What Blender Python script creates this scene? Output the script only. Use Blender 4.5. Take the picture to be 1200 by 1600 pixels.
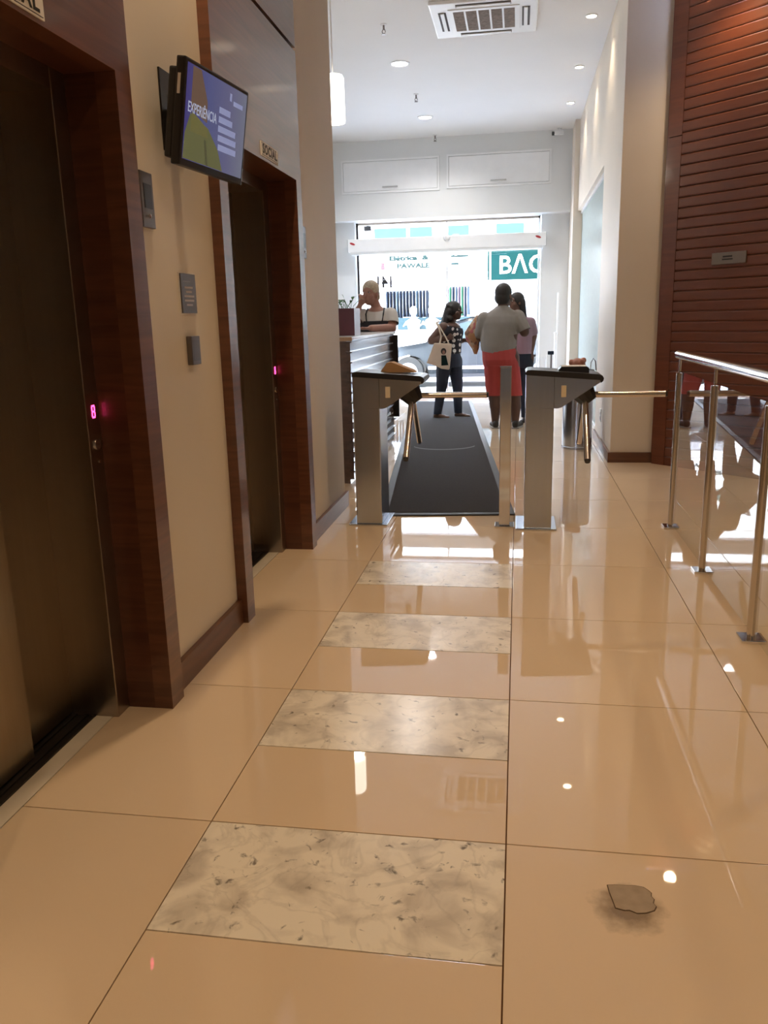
import bpy, bmesh, math, random
from mathutils import Vector, Matrix, Euler
random.seed(7)
SC = bpy.context.scene
for o in list(bpy.data.objects):
    bpy.data.objects.remove(o)
COL = SC.collection
PI = math.pi

# ------------------------------------------------------------------ camera
CAM_H = 1.3
YAW, PITCH, ROLL, FPX = -0.165609, 0.233530, 0.024608, 1271.28
def camera():
    cy, sy, cp, sp, cr, sr = math.cos(YAW), math.sin(YAW), math.cos(PITCH), math.sin(PITCH), math.cos(ROLL), math.sin(ROLL)
    f = Vector((sy*cp, cy*cp, -sp)); r = Vector((cy, -sy, 0)); d = f.cross(r)
    r2 = cr*r + sr*d; d2 = -sr*r + cr*d
    cam = bpy.data.cameras.new('camera'); cam.sensor_fit = 'VERTICAL'; cam.sensor_height = 36
    cam.lens = FPX/1600*36; cam.clip_start = .02; cam.clip_end = 200
    o = bpy.data.objects.new('camera', cam); COL.objects.link(o)
    m = Matrix.Identity(4)
    for i, v in enumerate((r2, -d2, -f)):
        for k in range(3): m[k][i] = v[k]
    m.translation = (0, 0, CAM_H)
    o.matrix_world = m
    SC.camera = o
camera()

# ------------------------------------------------------------------ world, sun, exposure
SC.view_settings.view_transform = 'Standard'
SC.view_settings.look = 'None'
SC.view_settings.gamma = 1
SC.view_settings.use_curve_mapping = False
SC.view_settings.exposure = 0.03
W = bpy.data.worlds.new('sky'); SC.world = W; W.use_nodes = True
_n = W.node_tree.nodes; _bg = _n['Background']
_s = _n.new('ShaderNodeTexSky'); _s.sky_type = 'NISHITA'; _s.sun_disc = False
_s.sun_elevation = math.radians(58); _s.sun_rotation = math.radians(200); _s.air_density = 1.0; _s.dust_density = 2.5
W.node_tree.links.new(_s.outputs[0], _bg.inputs[0]); _bg.inputs[1].default_value = 4.3
_l = bpy.data.lights.new('sun', 'SUN'); _l.energy = 8; _l.angle = .01; _l.color = (1, .96, .9)
_o = bpy.data.objects.new('sun', _l); COL.objects.link(_o)
_o.rotation_euler = Vector((.22, 1.0, -1.75)).to_track_quat('-Z', 'Y').to_euler()
_o.location = (0, 0, 20)

# ------------------------------------------------------------------ materials
MATS = {}
def _mat(name):
    m = bpy.data.materials.new(name); m.use_nodes = True
    MATS[name] = m
    nt = m.node_tree
    return m, nt, nt.nodes['Principled BSDF']
def plain(name, c, rough=.5, metal=0, vary=.06, vscale=6, coat=0, bump=0, bscale=60, spec=.5, c2=None, trans=0, stretch=None):
    """principled colour with a soft procedural variation"""
    m, nt, b = _mat(name); N = nt.nodes; L = nt.links
    tc = N.new('ShaderNodeTexCoord'); no = N.new('ShaderNodeTexNoise'); no.inputs['Scale'].default_value = vscale; no.inputs['Detail'].default_value = 4
    mp = N.new('ShaderNodeMapping'); L.new(tc.outputs['Object'], mp.inputs[0]); L.new(mp.outputs[0], no.inputs['Vector'])
    if stretch: mp.inputs['Scale'].default_value = stretch
    cr = N.new('ShaderNodeValToRGB')
    lo = tuple(x*(1-vary) for x in c); hi = c2 if c2 else tuple(min(1, x*(1+vary)) for x in c)
    cr.color_ramp.elements[0].color = (*lo, 1); cr.color_ramp.elements[1].color = (*hi, 1)
    cr.color_ramp.elements[0].position = .3; cr.color_ramp.elements[1].position = .7
    L.new(no.outputs['Fac'], cr.inputs[0]); L.new(cr.outputs[0], b.inputs['Base Color'])
    b.inputs['Roughness'].default_value = rough; b.inputs['Metallic'].default_value = metal
    b.inputs['Specular IOR Level'].default_value = spec
    b.inputs['Coat Weight'].default_value = coat; b.inputs['Coat Roughness'].default_value = .05
    b.inputs['Transmission Weight'].default_value = trans
    if bump:
        n2 = N.new('ShaderNodeTexNoise'); n2.inputs['Scale'].default_value = bscale; n2.inputs['Detail'].default_value = 5
        L.new(mp.outputs[0], n2.inputs['Vector'])
        bp = N.new('ShaderNodeBump'); bp.inputs['Strength'].default_value = bump; bp.inputs['Distance'].default_value = .01
        L.new(n2.outputs['Fac'], bp.inputs['Height']); L.new(bp.outputs[0], b.inputs['Normal'])
    return m
def emit(name, c, s):
    m, nt, b = _mat(name)
    b.inputs['Base Color'].default_value = (*c, 1)
    b.inputs['Emission Color'].default_value = (*c, 1); b.inputs['Emission Strength'].default_value = s
    return m
def wood(name, a, c, scale=(40, 2, 40), rough=.35, coat=.3):
    m, nt, b = _mat(name); N = nt.nodes; L = nt.links
    tc = N.new('ShaderNodeTexCoord'); mp = N.new('ShaderNodeMapping'); mp.inputs['Scale'].default_value = scale
    L.new(tc.outputs['Object'], mp.inputs[0])
    no = N.new('ShaderNodeTexNoise'); no.inputs['Scale'].default_value = 1; no.inputs['Detail'].default_value = 6; no.inputs['Distortion'].default_value = 1.2
    L.new(mp.outputs[0], no.inputs['Vector'])
    cr = N.new('ShaderNodeValToRGB'); e = cr.color_ramp.elements
    e[0].color = (*a, 1); e[1].color = (*c, 1); e[0].position = .35; e[1].position = .68
    L.new(no.outputs['Fac'], cr.inputs[0]); L.new(cr.outputs[0], b.inputs['Base Color'])
    b.inputs['Roughness'].default_value = rough; b.inputs['Coat Weight'].default_value = coat; b.inputs['Coat Roughness'].default_value = .12
    return m
def marble(name):
    m, nt, b = _mat(name); N = nt.nodes; L = nt.links
    tc = N.new('ShaderNodeTexCoord'); oi = N.new('ShaderNodeObjectInfo')
    ad = N.new('ShaderNodeVectorMath'); ad.operation = 'ADD'
    mu = N.new('ShaderNodeMath'); mu.operation = 'MULTIPLY'; mu.inputs[1].default_value = 37
    L.new(oi.outputs['Random'], mu.inputs[0])
    L.new(tc.outputs['Object'], ad.inputs[0]); L.new(mu.outputs[0], ad.inputs[1])
    def noise(scale, det, dist):
        n = N.new('ShaderNodeTexNoise'); n.inputs['Scale'].default_value = scale; n.inputs['Detail'].default_value = det; n.inputs['Distortion'].default_value = dist
        L.new(ad.outputs[0], n.inputs['Vector']); return n
    def ramp(src, stops):
        r = N.new('ShaderNodeValToRGB'); L.new(src, r.inputs[0])
        while len(r.color_ramp.elements) < len(stops): r.color_ramp.elements.new(.5)
        for e, (p, v) in zip(r.color_ramp.elements, stops): e.position = p; e.color = (v, v, v, 1)
        return r
    cloud = ramp(noise(9, 9, .5).outputs['Fac'], [(.45, 0), (.68, .7)])
    vein = ramp(noise(5.5, 9, .9).outputs['Fac'], [(.47, 0), (.5, .2), (.53, 0)])
    speck = ramp(noise(30, 5, .6).outputs['Fac'], [(.63, 0), (.72, .85)])
    base = (.86, .78, .66, 1)
    def mix(fac, a, c):
        x = N.new('ShaderNodeMix'); x.data_type = 'RGBA'; L.new(fac, x.inputs['Factor'])
        if isinstance(a, tuple): x.inputs['A'].default_value = a
        else: L.new(a, x.inputs['A'])
        x.inputs['B'].default_value = c; return x.outputs['Result']
    c = mix(cloud.outputs[0], base, (.46, .39, .32, 1))
    c = mix(vein.outputs[0], c, (.30, .25, .2, 1))
    c = mix(speck.outputs[0], c, (.13, .105, .085, 1))
    L.new(c, b.inputs['Base Color']); b.inputs['Roughness'].default_value = .22
    return m
def steel(name, c=(.48, .46, .44), rough=.28, stretch=(60, 60, 1.5)):
    m = plain(name, c, rough, 1, .025, 1, stretch=stretch)
    return m
def glass(name, tint=(.96, .99, .98), rough=0, ior=1.5, alpha=0, diff=None):
    """thin architectural glass: fresnel mix of see-through and mirror"""
    m = bpy.data.materials.new(name); m.use_nodes = True; MATS[name] = m
    nt = m.node_tree; N = nt.nodes; L = nt.links; N.clear()
    out = N.new('ShaderNodeOutputMaterial'); tr = N.new('ShaderNodeBsdfTransparent'); gl = N.new('ShaderNodeBsdfGlossy')
    tr.inputs[0].default_value = (*tint, 1); gl.inputs['Roughness'].default_value = rough
    fr = N.new('ShaderNodeFresnel'); fr.inputs[0].default_value = ior
    ge = N.new('ShaderNodeNewGeometry'); ma = N.new('ShaderNodeMath'); ma.operation = 'SUBTRACT'; ma.inputs[0].default_value = 1
    fm = N.new('ShaderNodeMath'); fm.operation = 'MULTIPLY'
    L.new(ge.outputs['Backfacing'], ma.inputs[1]); L.new(ma.outputs[0], fm.inputs[0]); bo = N.new('ShaderNodeMath'); bo.operation = 'MULTIPLY'; bo.inputs[1].default_value = 1.7; bo.use_clamp = True   # both faces of the sheet
    L.new(fr.outputs[0], bo.inputs[0]); L.new(bo.outputs[0], fm.inputs[1])
    mx = N.new('ShaderNodeMixShader'); L.new(fm.outputs[0], mx.inputs[0]); L.new(tr.outputs[0], mx.inputs[1]); L.new(gl.outputs[0], mx.inputs[2])
    res = mx.outputs[0]
    if diff:
        no = N.new('ShaderNodeTexNoise'); no.inputs['Scale'].default_value = 14; no.inputs['Detail'].default_value = 6
        tc = N.new('ShaderNodeTexCoord'); L.new(tc.outputs['Object'], no.inputs['Vector'])
        cr = N.new('ShaderNodeValToRGB'); cr.color_ramp.elements[0].color = (*[x*.75 for x in diff], 1); cr.color_ramp.elements[1].color = (*diff, 1)
        L.new(no.outputs['Fac'], cr.inputs[0])
        df = N.new('ShaderNodeBsdfDiffuse'); L.new(cr.outputs[0], df.inputs[0])
        m2 = N.new('ShaderNodeMixShader'); m2.inputs[0].default_value = alpha; L.new(res, m2.inputs[1]); L.new(df.outputs[0], m2.inputs[2]); res = m2.outputs[0]
    L.new(res, out.inputs[0]); return m
def dots(name, a, c, scale, thr):
    """printed cloth: pale spots on dark ground"""
    m, nt, b = _mat(name); N = nt.nodes; L = nt.links
    tc = N.new('ShaderNodeTexCoord'); v = N.new('ShaderNodeTexVoronoi'); v.inputs['Scale'].default_value = scale; v.inputs['Randomness'].default_value = .35
    L.new(tc.outputs['Object'], v.inputs['Vector'])
    lt = N.new('ShaderNodeMath'); lt.operation = 'LESS_THAN'; lt.inputs[1].default_value = thr; L.new(v.outputs['Distance'], lt.inputs[0])
    x = N.new('ShaderNodeMix'); x.data_type = 'RGBA'; x.inputs['A'].default_value = (*a, 1); x.inputs['B'].default_value = (*c, 1)
    L.new(lt.outputs[0], x.inputs['Factor']); L.new(x.outputs['Result'], b.inputs['Base Color']); b.inputs['Roughness'].default_value = .8
    return m
def floral(name):
    m, nt, b = _mat(name); N = nt.nodes; L = nt.links
    tc = N.new('ShaderNodeTexCoord'); v = N.new('ShaderNodeTexVoronoi'); v.inputs['Scale'].default_value = 24
    L.new(tc.outputs['Object'], v.inputs['Vector'])
    sp = N.new('ShaderNodeSeparateColor'); L.new(v.outputs['Color'], sp.inputs[0])
    cr = N.new('ShaderNodeValToRGB'); cr.color_ramp.interpolation = 'CONSTANT'
    st = [(0, (.45, .24, .12)), (.3, (.5, .3, .2)), (.5, (.42, .12, .14)), (.65, (.55, .42, .3)), (.85, (.22, .12, .08))]
    while len(cr.color_ramp.elements) < len(st): cr.color_ramp.elements.new(.5)
    for e, (p, c) in zip(cr.color_ramp.elements, st): e.position = p; e.color = (*c, 1)
    L.new(sp.outputs[0], cr.inputs[0]); L.new(cr.outputs[0], b.inputs['Base Color']); b.inputs['Roughness'].default_value = .7
    return m

plain('tile', (.76, .59, .42), .02, vary=.03, vscale=1.2, spec=.95)
marble('marble')
plain('grout', (.22, .10, .04), .8)
plain('plaster', (.76, .68, .58), .55, vary=.03, vscale=1.5, bump=.05, bscale=25)
plain('rear_cool_tint', (.36, .45, .60), .6); plain('white_paint', (.76, .775, .78), .5, vary=.02, vscale=1.5)  # blue of the unseen rear wall is invented to cool the steel's reflections
plain('ceiling_paint', (.82, .82, .82), .6, vary=.02, vscale=1)
plain('white_gloss', (.9, .91, .92), .25, vary=.02)
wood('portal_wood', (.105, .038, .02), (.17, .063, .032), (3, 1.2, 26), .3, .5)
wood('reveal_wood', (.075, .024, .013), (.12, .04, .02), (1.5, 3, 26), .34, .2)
wood('slat_wood', (.125, .031, .010), (.175, .048, .016), (1.2, 18, 18), .42, .12)
wood('desk_wood', (.075, .034, .024), (.12, .056, .038), (2, 1.2, 20), .2, 1.0)
wood('base_wood', (.11, .042, .02), (.17, .07, .034), (2, 2, 20), .35, .2)
wood('pale_wood', (.42, .25, .13), (.5, .3, .16), (2, 2, 20), .35, .2)
steel('door_steel', (.36, .30, .22), .3)
steel('jamb_steel', (.42, .36, .31), .3)
steel('steel', (.56, .61, .70), .2)
steel('chrome', (.78, .78, .8), .09)
steel('tube_steel', (.62, .57, .52), .2)
plain('dark_metal', (.035, .03, .027), .4, .6)
plain('black_plastic', (.018, .018, .022), .38)
plain('soft_black', (.03, .03, .033), .6)
plain('mat_rubber', (.034, .029, .027), .95, vary=.15, vscale=90, bump=.25, bscale=400, spec=.15)
plain('mat_border', (.022, .021, .021), .6)
plain('mat_mark', (.10, .095, .09), .85)
plain('handle_grey', (.5, .5, .5), .4); plain('sill_stone', (.74, .66, .55), .25)
plain('mortar', (.36, .275, .20), .8, vary=.12, vscale=30)
plain('dirt', (.10, .06, .035), .9)
plain('plate_white', (.88, .84, .8), .5)
plain('ink', (.02, .018, .018), .6)
plain('pale_ink', (.6, .55, .55), .6)
plain('slate', (.10, .085, .09), .35)
plain('button_steel', (.18, .16, .155), .35, .7)
plain('burgundy', (.11, .02, .03), .35)
plain('leaf', (.06, .16, .05), .5, vary=.3)
plain('cardboard', (.50, .30, .15), .8)
plain('desk_top', (.80, .78, .76), .15)
plain('bronze', (.20, .16, .13), .4, .6); plain('brass', (.75, .64, .48), .4)
plain('grille_brown', (.20, .155, .125), .8, vary=.3, vscale=40)
plain('vent_dark', (.06, .05, .045), .7)
glass('clear_glass'); glass('rail_glass', (.97, .985, .975), 0, 1.52)
glass('frosted', (.80, .88, .87), .2, 1.5, .75, (.50, .58, .57))
emit('lamp_white', (1, .97, .93), 14); emit('lamp_warm', (1, .82, .58), 22); emit('pendant_glow', (1, .93, .82), 5.5)
emit('led_red', (1, .05, .22), 6)
plain('skin_dark', (.10, .05, .035), .55); plain('skin_mid', (.17, .085, .06), .55); plain('skin_tan', (.30, .15, .11), .5)
plain('hair_dark', (.018, .014, .013), .6, vary=.3, vscale=60); plain('hair_blond', (.36, .29, .20), .55, vary=.25, vscale=60)
plain('grey_cotton', (.27, .25, .235), .85, bump=.3, bscale=9); plain('salmon_cotton', (.44, .06, .055), .8, bump=.25, bscale=9)
plain('denim', (.025, .035, .06), .85, vary=.2); plain('white_cotton', (.6, .57, .53), .8); plain('black_cotton', (.02, .022, .03), .8)
plain('lilac_cotton', (.36, .24, .30), .8); plain('tote_canvas', (.58, .48, .38), .85); plain('shoe_dark', (.03, .026, .025), .6); plain('shoe_sole', (.3, .28, .26), .7)
plain('shoe_tan', (.16, .09, .06), .6)
plain('eye_white', (.32, .28, .26), .4); dots('polka', (.012, .012, .02), (.72, .7, .68), 15, .36); floral('floral')
plain('red_print', (.45, .03, .04), .6); plain('pink_bag', (.42, .17, .11), .55, bump=.3, bscale=12)
# street
plain('asphalt', (.42, .41, .40), .9, bump=.2, bscale=40); plain('pavement', (.72, .70, .68), .9); plain('facade_white', (.85, .85, .85), .8)
plain('teal', (.001, .018, .0175), .9, spec=.1); plain('teal_pale', (.035, .062, .062), .9, spec=.1); plain('teal_ink', (.009, .022, .022), .9, spec=.1); plain('pink_ink', (.06, .035, .042), .9, spec=.1)
plain('sign_white', (.9, .9, .9), .6); plain('banner_blue', (.022, .04, .05), .9, spec=.1); plain('cloth_navy', (.008, .012, .022), .9, vary=.4, spec=.1)
plain('cloth_sky', (.025, .04, .055), .9, spec=.1); plain('cloth_mauve', (.04, .03, .045), .9, spec=.1); plain('cloth_green', (.015, .06, .035), .9, spec=.1); plain('cloth_coral', (.5, .12, .06), .9)
plain('car_paint', (.055, .063, .072), .22, .3, coat=.6); plain('car_trim', (.03, .032, .036), .5); plain('car_glass', (.04, .06, .07), .05); plain('tyre', (.02, .02, .02), .8)
plain('alloy', (.5, .5, .5), .3, .8); plain('lamp_lens', (.6, .62, .62), .1); plain('red_lens', (.4, .02, .02), .2); plain('plant_pale', (.8, .8, .8), .7)

# ------------------------------------------------------------------ mesh helpers
class MB:
    def __init__(s): s.v = []; s.f = []
    def add(s, V, F):
        k = len(s.v); s.v += [tuple(p) for p in V]; s.f += [tuple(i+k for i in q) for q in F]; return s
    def box(s, x0, x1, y0, y1, z0, z1, bev=0):
        if bev <= 0:
            V = [(x, y, z) for z in (z0, z1) for y in (y0, y1) for x in (x0, x1)]
            return s.add(V, [(0, 2, 3, 1), (4, 5, 7, 6), (0, 1, 5, 4), (2, 6, 7, 3), (0, 4, 6, 2), (1, 3, 7, 5)])
        bm = bmesh.new(); bmesh.ops.create_cube(bm, size=1)
        for w in bm.verts: w.co = Vector(((x0+x1)/2+w.co.x*(x1-x0), (y0+y1)/2+w.co.y*(y1-y0), (z0+z1)/2+w.co.z*(z1-z0)))
        bmesh.ops.bevel(bm, geom=bm.edges[:], offset=bev, segments=2, affect='EDGES', profile=.6)
        return s.bm(bm)
    def bm(s, bm):
        bm.verts.index_update(); s.add([w.co[:] for w in bm.verts], [[w.index for w in f.verts] for f in bm.faces]); bm.free(); return s
    def prism(s, pts, a0, a1, axis='y'):
        """polygon extruded; pts are (u,v): axis y -> (x,z), x -> (y,z), z -> (x,y)"""
        n = len(pts)
        f = {'y': lambda u, v, a: (u, a, v), 'x': lambda u, v, a: (a, u, v), 'z': lambda u, v, a: (u, v, a)}[axis]
        V = [f(u, v, a0) for u, v in pts] + [f(u, v, a1) for u, v in pts]
        F = [tuple(range(n)), tuple(range(2*n-1, n-1, -1))] + [(i, n+i, n+(i+1) % n, (i+1) % n) for i in range(n)]
        return s.add(V, F)
    def tube(s, pts, r, n=12, r1=None, caps=True):
        P = [Vector(p) for p in pts]; rings = []
        for i, p in enumerate(P):
            t = (P[min(i+1, len(P)-1)]-P[max(i-1, 0)]).normalized()
            a = t.cross(Vector((0, 0, 1)) if abs(t.z) < .9 else Vector((1, 0, 0))).normalized(); b = t.cross(a)
            rr = r if r1 is None else r+(r1-r)*i/(len(P)-1)
            rings.append([p+rr*(math.cos(2*PI*k/n)*a+math.sin(2*PI*k/n)*b) for k in range(n)])
        V = [q for g in rings for q in g]; F = []
        for i in range(len(P)-1):
            for k in range(n): F.append((i*n+k, i*n+(k+1) % n, (i+1)*n+(k+1) % n, (i+1)*n+k))
        if caps: F += [tuple(range(n-1, -1, -1)), tuple((len(P)-1)*n+k for k in range(n))]
        return s.add(V, F)
    def lathe(s, prof, c=(0, 0, 0), n=24, axis='z'):
        V = []; F = []
        for r, h in prof:
            for k in range(n):
                a = 2*PI*k/n; u, v = r*math.cos(a), r*math.sin(a)
                p = {'z': (u, v, h), 'y': (u, h, v), 'x': (h, u, v)}[axis]
                V.append((c[0]+p[0], c[1]+p[1], c[2]+p[2]))
        for i in range(len(prof)-1):
            for k in range(n): F.append((i*n+k, i*n+(k+1) % n, (i+1)*n+(k+1) % n, (i+1)*n+k))
        F += [tuple(range(n-1, -1, -1)), tuple((len(prof)-1)*n+k for k in range(n))]
        return s.add(V, F)
    def loft(s, secs, n=20, close=True):
        """stack of ellipses (z, cx, cy, rx, ry)"""
        V = []; F = []
        for z, cx, cy, rx, ry in secs:
            for k in range(n):
                a = 2*PI*k/n; V.append((cx+rx*math.cos(a), cy+ry*math.sin(a), z))
        for i in range(len(secs)-1):
            for k in range(n): F.append((i*n+k, i*n+(k+1) % n, (i+1)*n+(k+1) % n, (i+1)*n+k))
        if close: F += [tuple(range(n-1, -1, -1)), tuple((len(secs)-1)*n+k for k in range(n))]
        return s.add(V, F)
    def ball(s, c, r, rot=None, n=14):
        if not hasattr(r, '__len__'): r = (r, r, r)
        R = Euler(rot).to_matrix() if rot else Matrix.Identity(3); C = Vector(c)
        V = []; F = []; m = n//2+1
        for i in range(1, m):
            t = PI*i/m
            for k in range(n):
                a = 2*PI*k/n; V.append(C+R @ Vector((r[0]*math.sin(t)*math.cos(a), r[1]*math.sin(t)*math.sin(a), r[2]*math.cos(t))))
        V.append(C+R @ Vector((0, 0, r[2]))); V.append(C+R @ Vector((0, 0, -r[2])))
        for i in range(m-2):
            for k in range(n): F.append((i*n+k, (i+1)*n+k, (i+1)*n+(k+1) % n, i*n+(k+1) % n))
        T = (m-1)*n
        for k in range(n): F.append((T, k, (k+1) % n)); F.append((T+1, (m-2)*n+(k+1) % n, (m-2)*n+k))
        return s.add(V, F)
    def limb(s, p0, r0, p1, r1):
        s.tube([p0, p1], r0, 12, r1); s.ball(p0, r0, n=12); s.ball(p1, r1, n=12); return s
    def mesh(s, name):
        me = bpy.data.meshes.new(name); me.from_pydata(s.v, [], s.f); me.update()
        bm = bmesh.new(); bm.from_mesh(me); bmesh.ops.recalc_face_normals(bm, faces=bm.faces[:]); bm.to_mesh(me); bm.free()
        return me
    def build(s, name, mat, parent=None, smooth=False, **kw):
        me = s.mesh(name); o = bpy.data.objects.new(name, me); COL.objects.link(o)
        me.materials.append(MATS[mat])
        if smooth: smooth_mesh(me)
        if parent is not None: o.parent = parent
        for k, v in kw.items(): o[k] = v
        return o
def smooth_mesh(me, ang=40):
    me.polygons.foreach_set('use_smooth', [True]*len(me.polygons))
    me.set_sharp_from_angle(angle=math.radians(ang))
def thing(name, loc, label, cat, group=None, rz=0):
    o = bpy.data.objects.new(name, None); COL.objects.link(o); o.location = loc; o.rotation_euler = (0, 0, rz); o.empty_display_size = .05
    o['label'] = label; o['category'] = cat
    if group: o['group'] = group
    return o
def tag(o, label, cat, group=None):
    o['label'] = label; o['category'] = cat
    if group: o['group'] = group
    return o
def struct(o): o['kind'] = 'structure'; return o
def holder(name, loc=(0, 0, 0), rz=0):
    o = bpy.data.objects.new(name, None); COL.objects.link(o); o.location = loc; o.rotation_euler = (0, 0, rz); o['kind'] = 'structure'; return o
def copy_tree(o, parent=None):
    c = o.copy(); COL.objects.link(c); c.parent = parent
    for ch in list(o.children): copy_tree(ch, c)
    return c
def dg_mesh(o):
    dg = bpy.context.evaluated_depsgraph_get(); return bpy.data.meshes.new_from_object(o.evaluated_get(dg))
def text(name, body, size, mat, parent, mtx, extrude=.0008, align='CENTER', width=None, space=1.0, bold=0):
    cu = bpy.data.curves.new(name, 'FONT'); cu.body = body; cu.size = size; cu.extrude = extrude; cu.align_x = align; cu.align_y = 'CENTER'; cu.space_character = space
    cu.resolution_u = 3; cu.offset = bold
    t = bpy.data.objects.new(name, cu); COL.objects.link(t); me = dg_mesh(t); bpy.data.objects.remove(t)
    if width and len(me.vertices):
        xs = [w.co.x for w in me.vertices]; k = width/max(1e-6, max(xs)-min(xs))
        for w in me.vertices: w.co.x *= k
    me.transform(mtx); me.materials.clear(); me.materials.append(MATS[mat])
    o = bpy.data.objects.new(name, me); COL.objects.link(o)
    if parent is not None: o.parent = parent
    return o
def facing(o, right, up):
    """text matrix: glyph x along right, glyph y along up"""
    r = Vector(right).normalized(); u = Vector(up).normalized(); n = r.cross(u)
    m = Matrix.Identity(4)
    for i, v in enumerate((r, u, n)):
        for k in range(3): m[k][i] = v[k]
    m.translation = o; return m
def blob(name, mb, mat, parent, voxel=.009, it=4, cuts=(), **kw):
    """closed pieces fused into one continuous skin, then trimmed at hem planes"""
    me = mb.mesh(name); o = bpy.data.objects.new(name, me); COL.objects.link(o)
    r = o.modifiers.new('r', 'REMESH'); r.mode = 'VOXEL'; r.voxel_size = voxel
    if it:
        s = o.modifiers.new('s', 'SMOOTH'); s.iterations = it; s.factor = .5
    m2 = dg_mesh(o); o.modifiers.clear(); o.data = m2; bpy.data.meshes.remove(me)
    if cuts:
        bm = bmesh.new(); bm.from_mesh(m2)
        for c in cuts:
            co, no = Vector(c[0]), Vector(c[1])
            if len(c) > 2:      # trim only within a radius, e.g. one sleeve
                fs = [f for f in bm.faces if (f.calc_center_median()-co).length < c[2]]
                es = list({e for f in fs for e in f.edges}); vs_ = list({v for f in fs for v in f.verts})
                bmesh.ops.bisect_plane(bm, geom=vs_+es+fs, plane_co=co, plane_no=no, clear_outer=True)
            else:
                bmesh.ops.bisect_plane(bm, geom=bm.verts[:]+bm.edges[:]+bm.faces[:], plane_co=co, plane_no=no, clear_outer=True)
        bm.to_mesh(m2); bm.free()
    m2.name = name; m2.materials.clear(); m2.materials.append(MATS[mat])
    m2.polygons.foreach_set('use_smooth', [True]*len(m2.polygons))
    o.parent = parent
    for k, v in kw.items(): o[k] = v
    return o
def lamp(name, parent, loc, power, color, kind='SPOT', angle=110, blend=.8, size=.05, aim=(0, 0, -1)):
    l = bpy.data.lights.new(name, kind); l.energy = power; l.color = color
    if kind == 'SPOT': l.spot_size = math.radians(angle); l.spot_blend = blend; l.shadow_soft_size = size
    elif kind == 'POINT': l.shadow_soft_size = size
    o = bpy.data.objects.new(name, l); COL.objects.link(o); o.parent = parent; o.location = loc
    o.rotation_euler = Vector(aim).to_track_quat('-Z', 'Y').to_euler()
    return o

# ------------------------------------------------------------------ the setting: levels and planes
XP = -1.21          # plaster face of the lift wall
XW = -1.165         # wooden portal face
XR = .82            # pillar / right wall face
ZC, ZN = 3.96, 3.72 # far ceiling, near ceiling
YF = 13.3           # upper front wall face
YB = -3.6           # rear wall

# floor: grout bed + each tile
fl = MB().box(-3.2, 4.2, YB, 13.75, -.06, -.012).build('floor', 'grout'); struct(fl)
GX = [-.795 + .7813*k for k in range(-3, 7)]
GY = [1.828 + .8033*k for k in range(-7, 15)]
_tc = {}
def tile(name, x0, x1, y0, y1, mat):
    g = .0016; w, d = round(x1-x0-2*g, 3), round(y1-y0-2*g, 3)
    key = (w, d, mat)
    if key not in _tc:
        me = MB().box(-w/2, w/2, -d/2, d/2, -.012, 0, .0009).mesh(name); me.materials.append(MATS[mat]); _tc[key] = me
    o = bpy.data.objects.new(name, _tc[key]); COL.objects.link(o); o.parent = fl; o.location = ((x0+x1)/2, (y0+y1)/2, 0)
    return o
XL1, YEND = -1.348, 5.57   # lift thresholds; end of the lift wall
patch_tile = None
for ix in range(len(GX)-1):
    for iy in range(len(GY)-1):
        x0, x1, y0, y1 = GX[ix], GX[ix+1], GY[iy], GY[iy+1]
        y0, y1 = max(y0, YB), min(y1, 13.7)
        if y1-y0 < .05: continue
        centre = abs(x0+.795) < .01
        if y1 > YEND and y0 < YEND and x1 < XL1: y0 = YEND
        if y1 <= YEND+.01 or (y0 < YEND and x1 > XL1):
            if x1 <= XL1: continue
            x0 = max(x0, XL1)
        x0 = max(x0, -3.0)
        if y0 > 7.4 and x0 > .9: continue
        if y0 > 7.4: x1 = min(x1, 1.3)
        if centre and -1 < y0 < 4.0:
            ym = (y0+y1)/2
            tile('tile', x0, x1, y0, ym, 'tile'); tile('marble_tile', x0, x1, ym, y1, 'marble')
        else:
            t = tile('tile', x0, x1, y0, y1, 'tile')
            if abs(x0+.0137) < .01 and abs(y1-1.828) < .01: patch_tile = t
# cracked repair in one tile
def stained():
    m = MATS['tile'].copy(); m.name = 'stained_tile'; MATS['stained_tile'] = m
    nt = m.node_tree; N = nt.nodes; L = nt.links; b = N['Principled BSDF']
    src = b.inputs['Base Color'].links[0].from_socket
    tc = N.new('ShaderNodeTexCoord'); sub = N.new('ShaderNodeVectorMath'); sub.operation = 'SUBTRACT'
    L.new(tc.outputs['Object'], sub.inputs[0]); sub.inputs[1].default_value = (.262-.377, 1.632-1.426, 0)
    ln = N.new('ShaderNodeVectorMath'); ln.operation = 'LENGTH'; L.new(sub.outputs[0], ln.inputs[0])
    no = N.new('ShaderNodeTexNoise'); no.inputs['Scale'].default_value = 26; no.inputs['Detail'].default_value = 5; L.new(tc.outputs['Object'], no.inputs['Vector'])
    a = N.new('ShaderNodeMath'); a.operation = 'MULTIPLY_ADD'; L.new(no.outputs['Fac'], a.inputs[0]); a.inputs[1].default_value = -.075; L.new(ln.outputs['Value'], a.inputs[2])
    r = N.new('ShaderNodeMapRange'); L.new(a.outputs[0], r.inputs[0]); r.inputs[1].default_value = .0; r.inputs[2].default_value = .05; r.inputs[3].default_value = .8; r.inputs[4].default_value = 0
    x = N.new('ShaderNodeMix'); x.data_type = 'RGBA'; L.new(r.outputs[0], x.inputs['Factor']); L.new(src, x.inputs['A']); x.inputs['B'].default_value = (.16, .11, .07, 1)
    L.new(x.outputs['Result'], b.inputs['Base Color'])
    me = patch_tile.data.copy(); me.materials.clear(); me.materials.append(m); patch_tile.data = me
stained()
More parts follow.
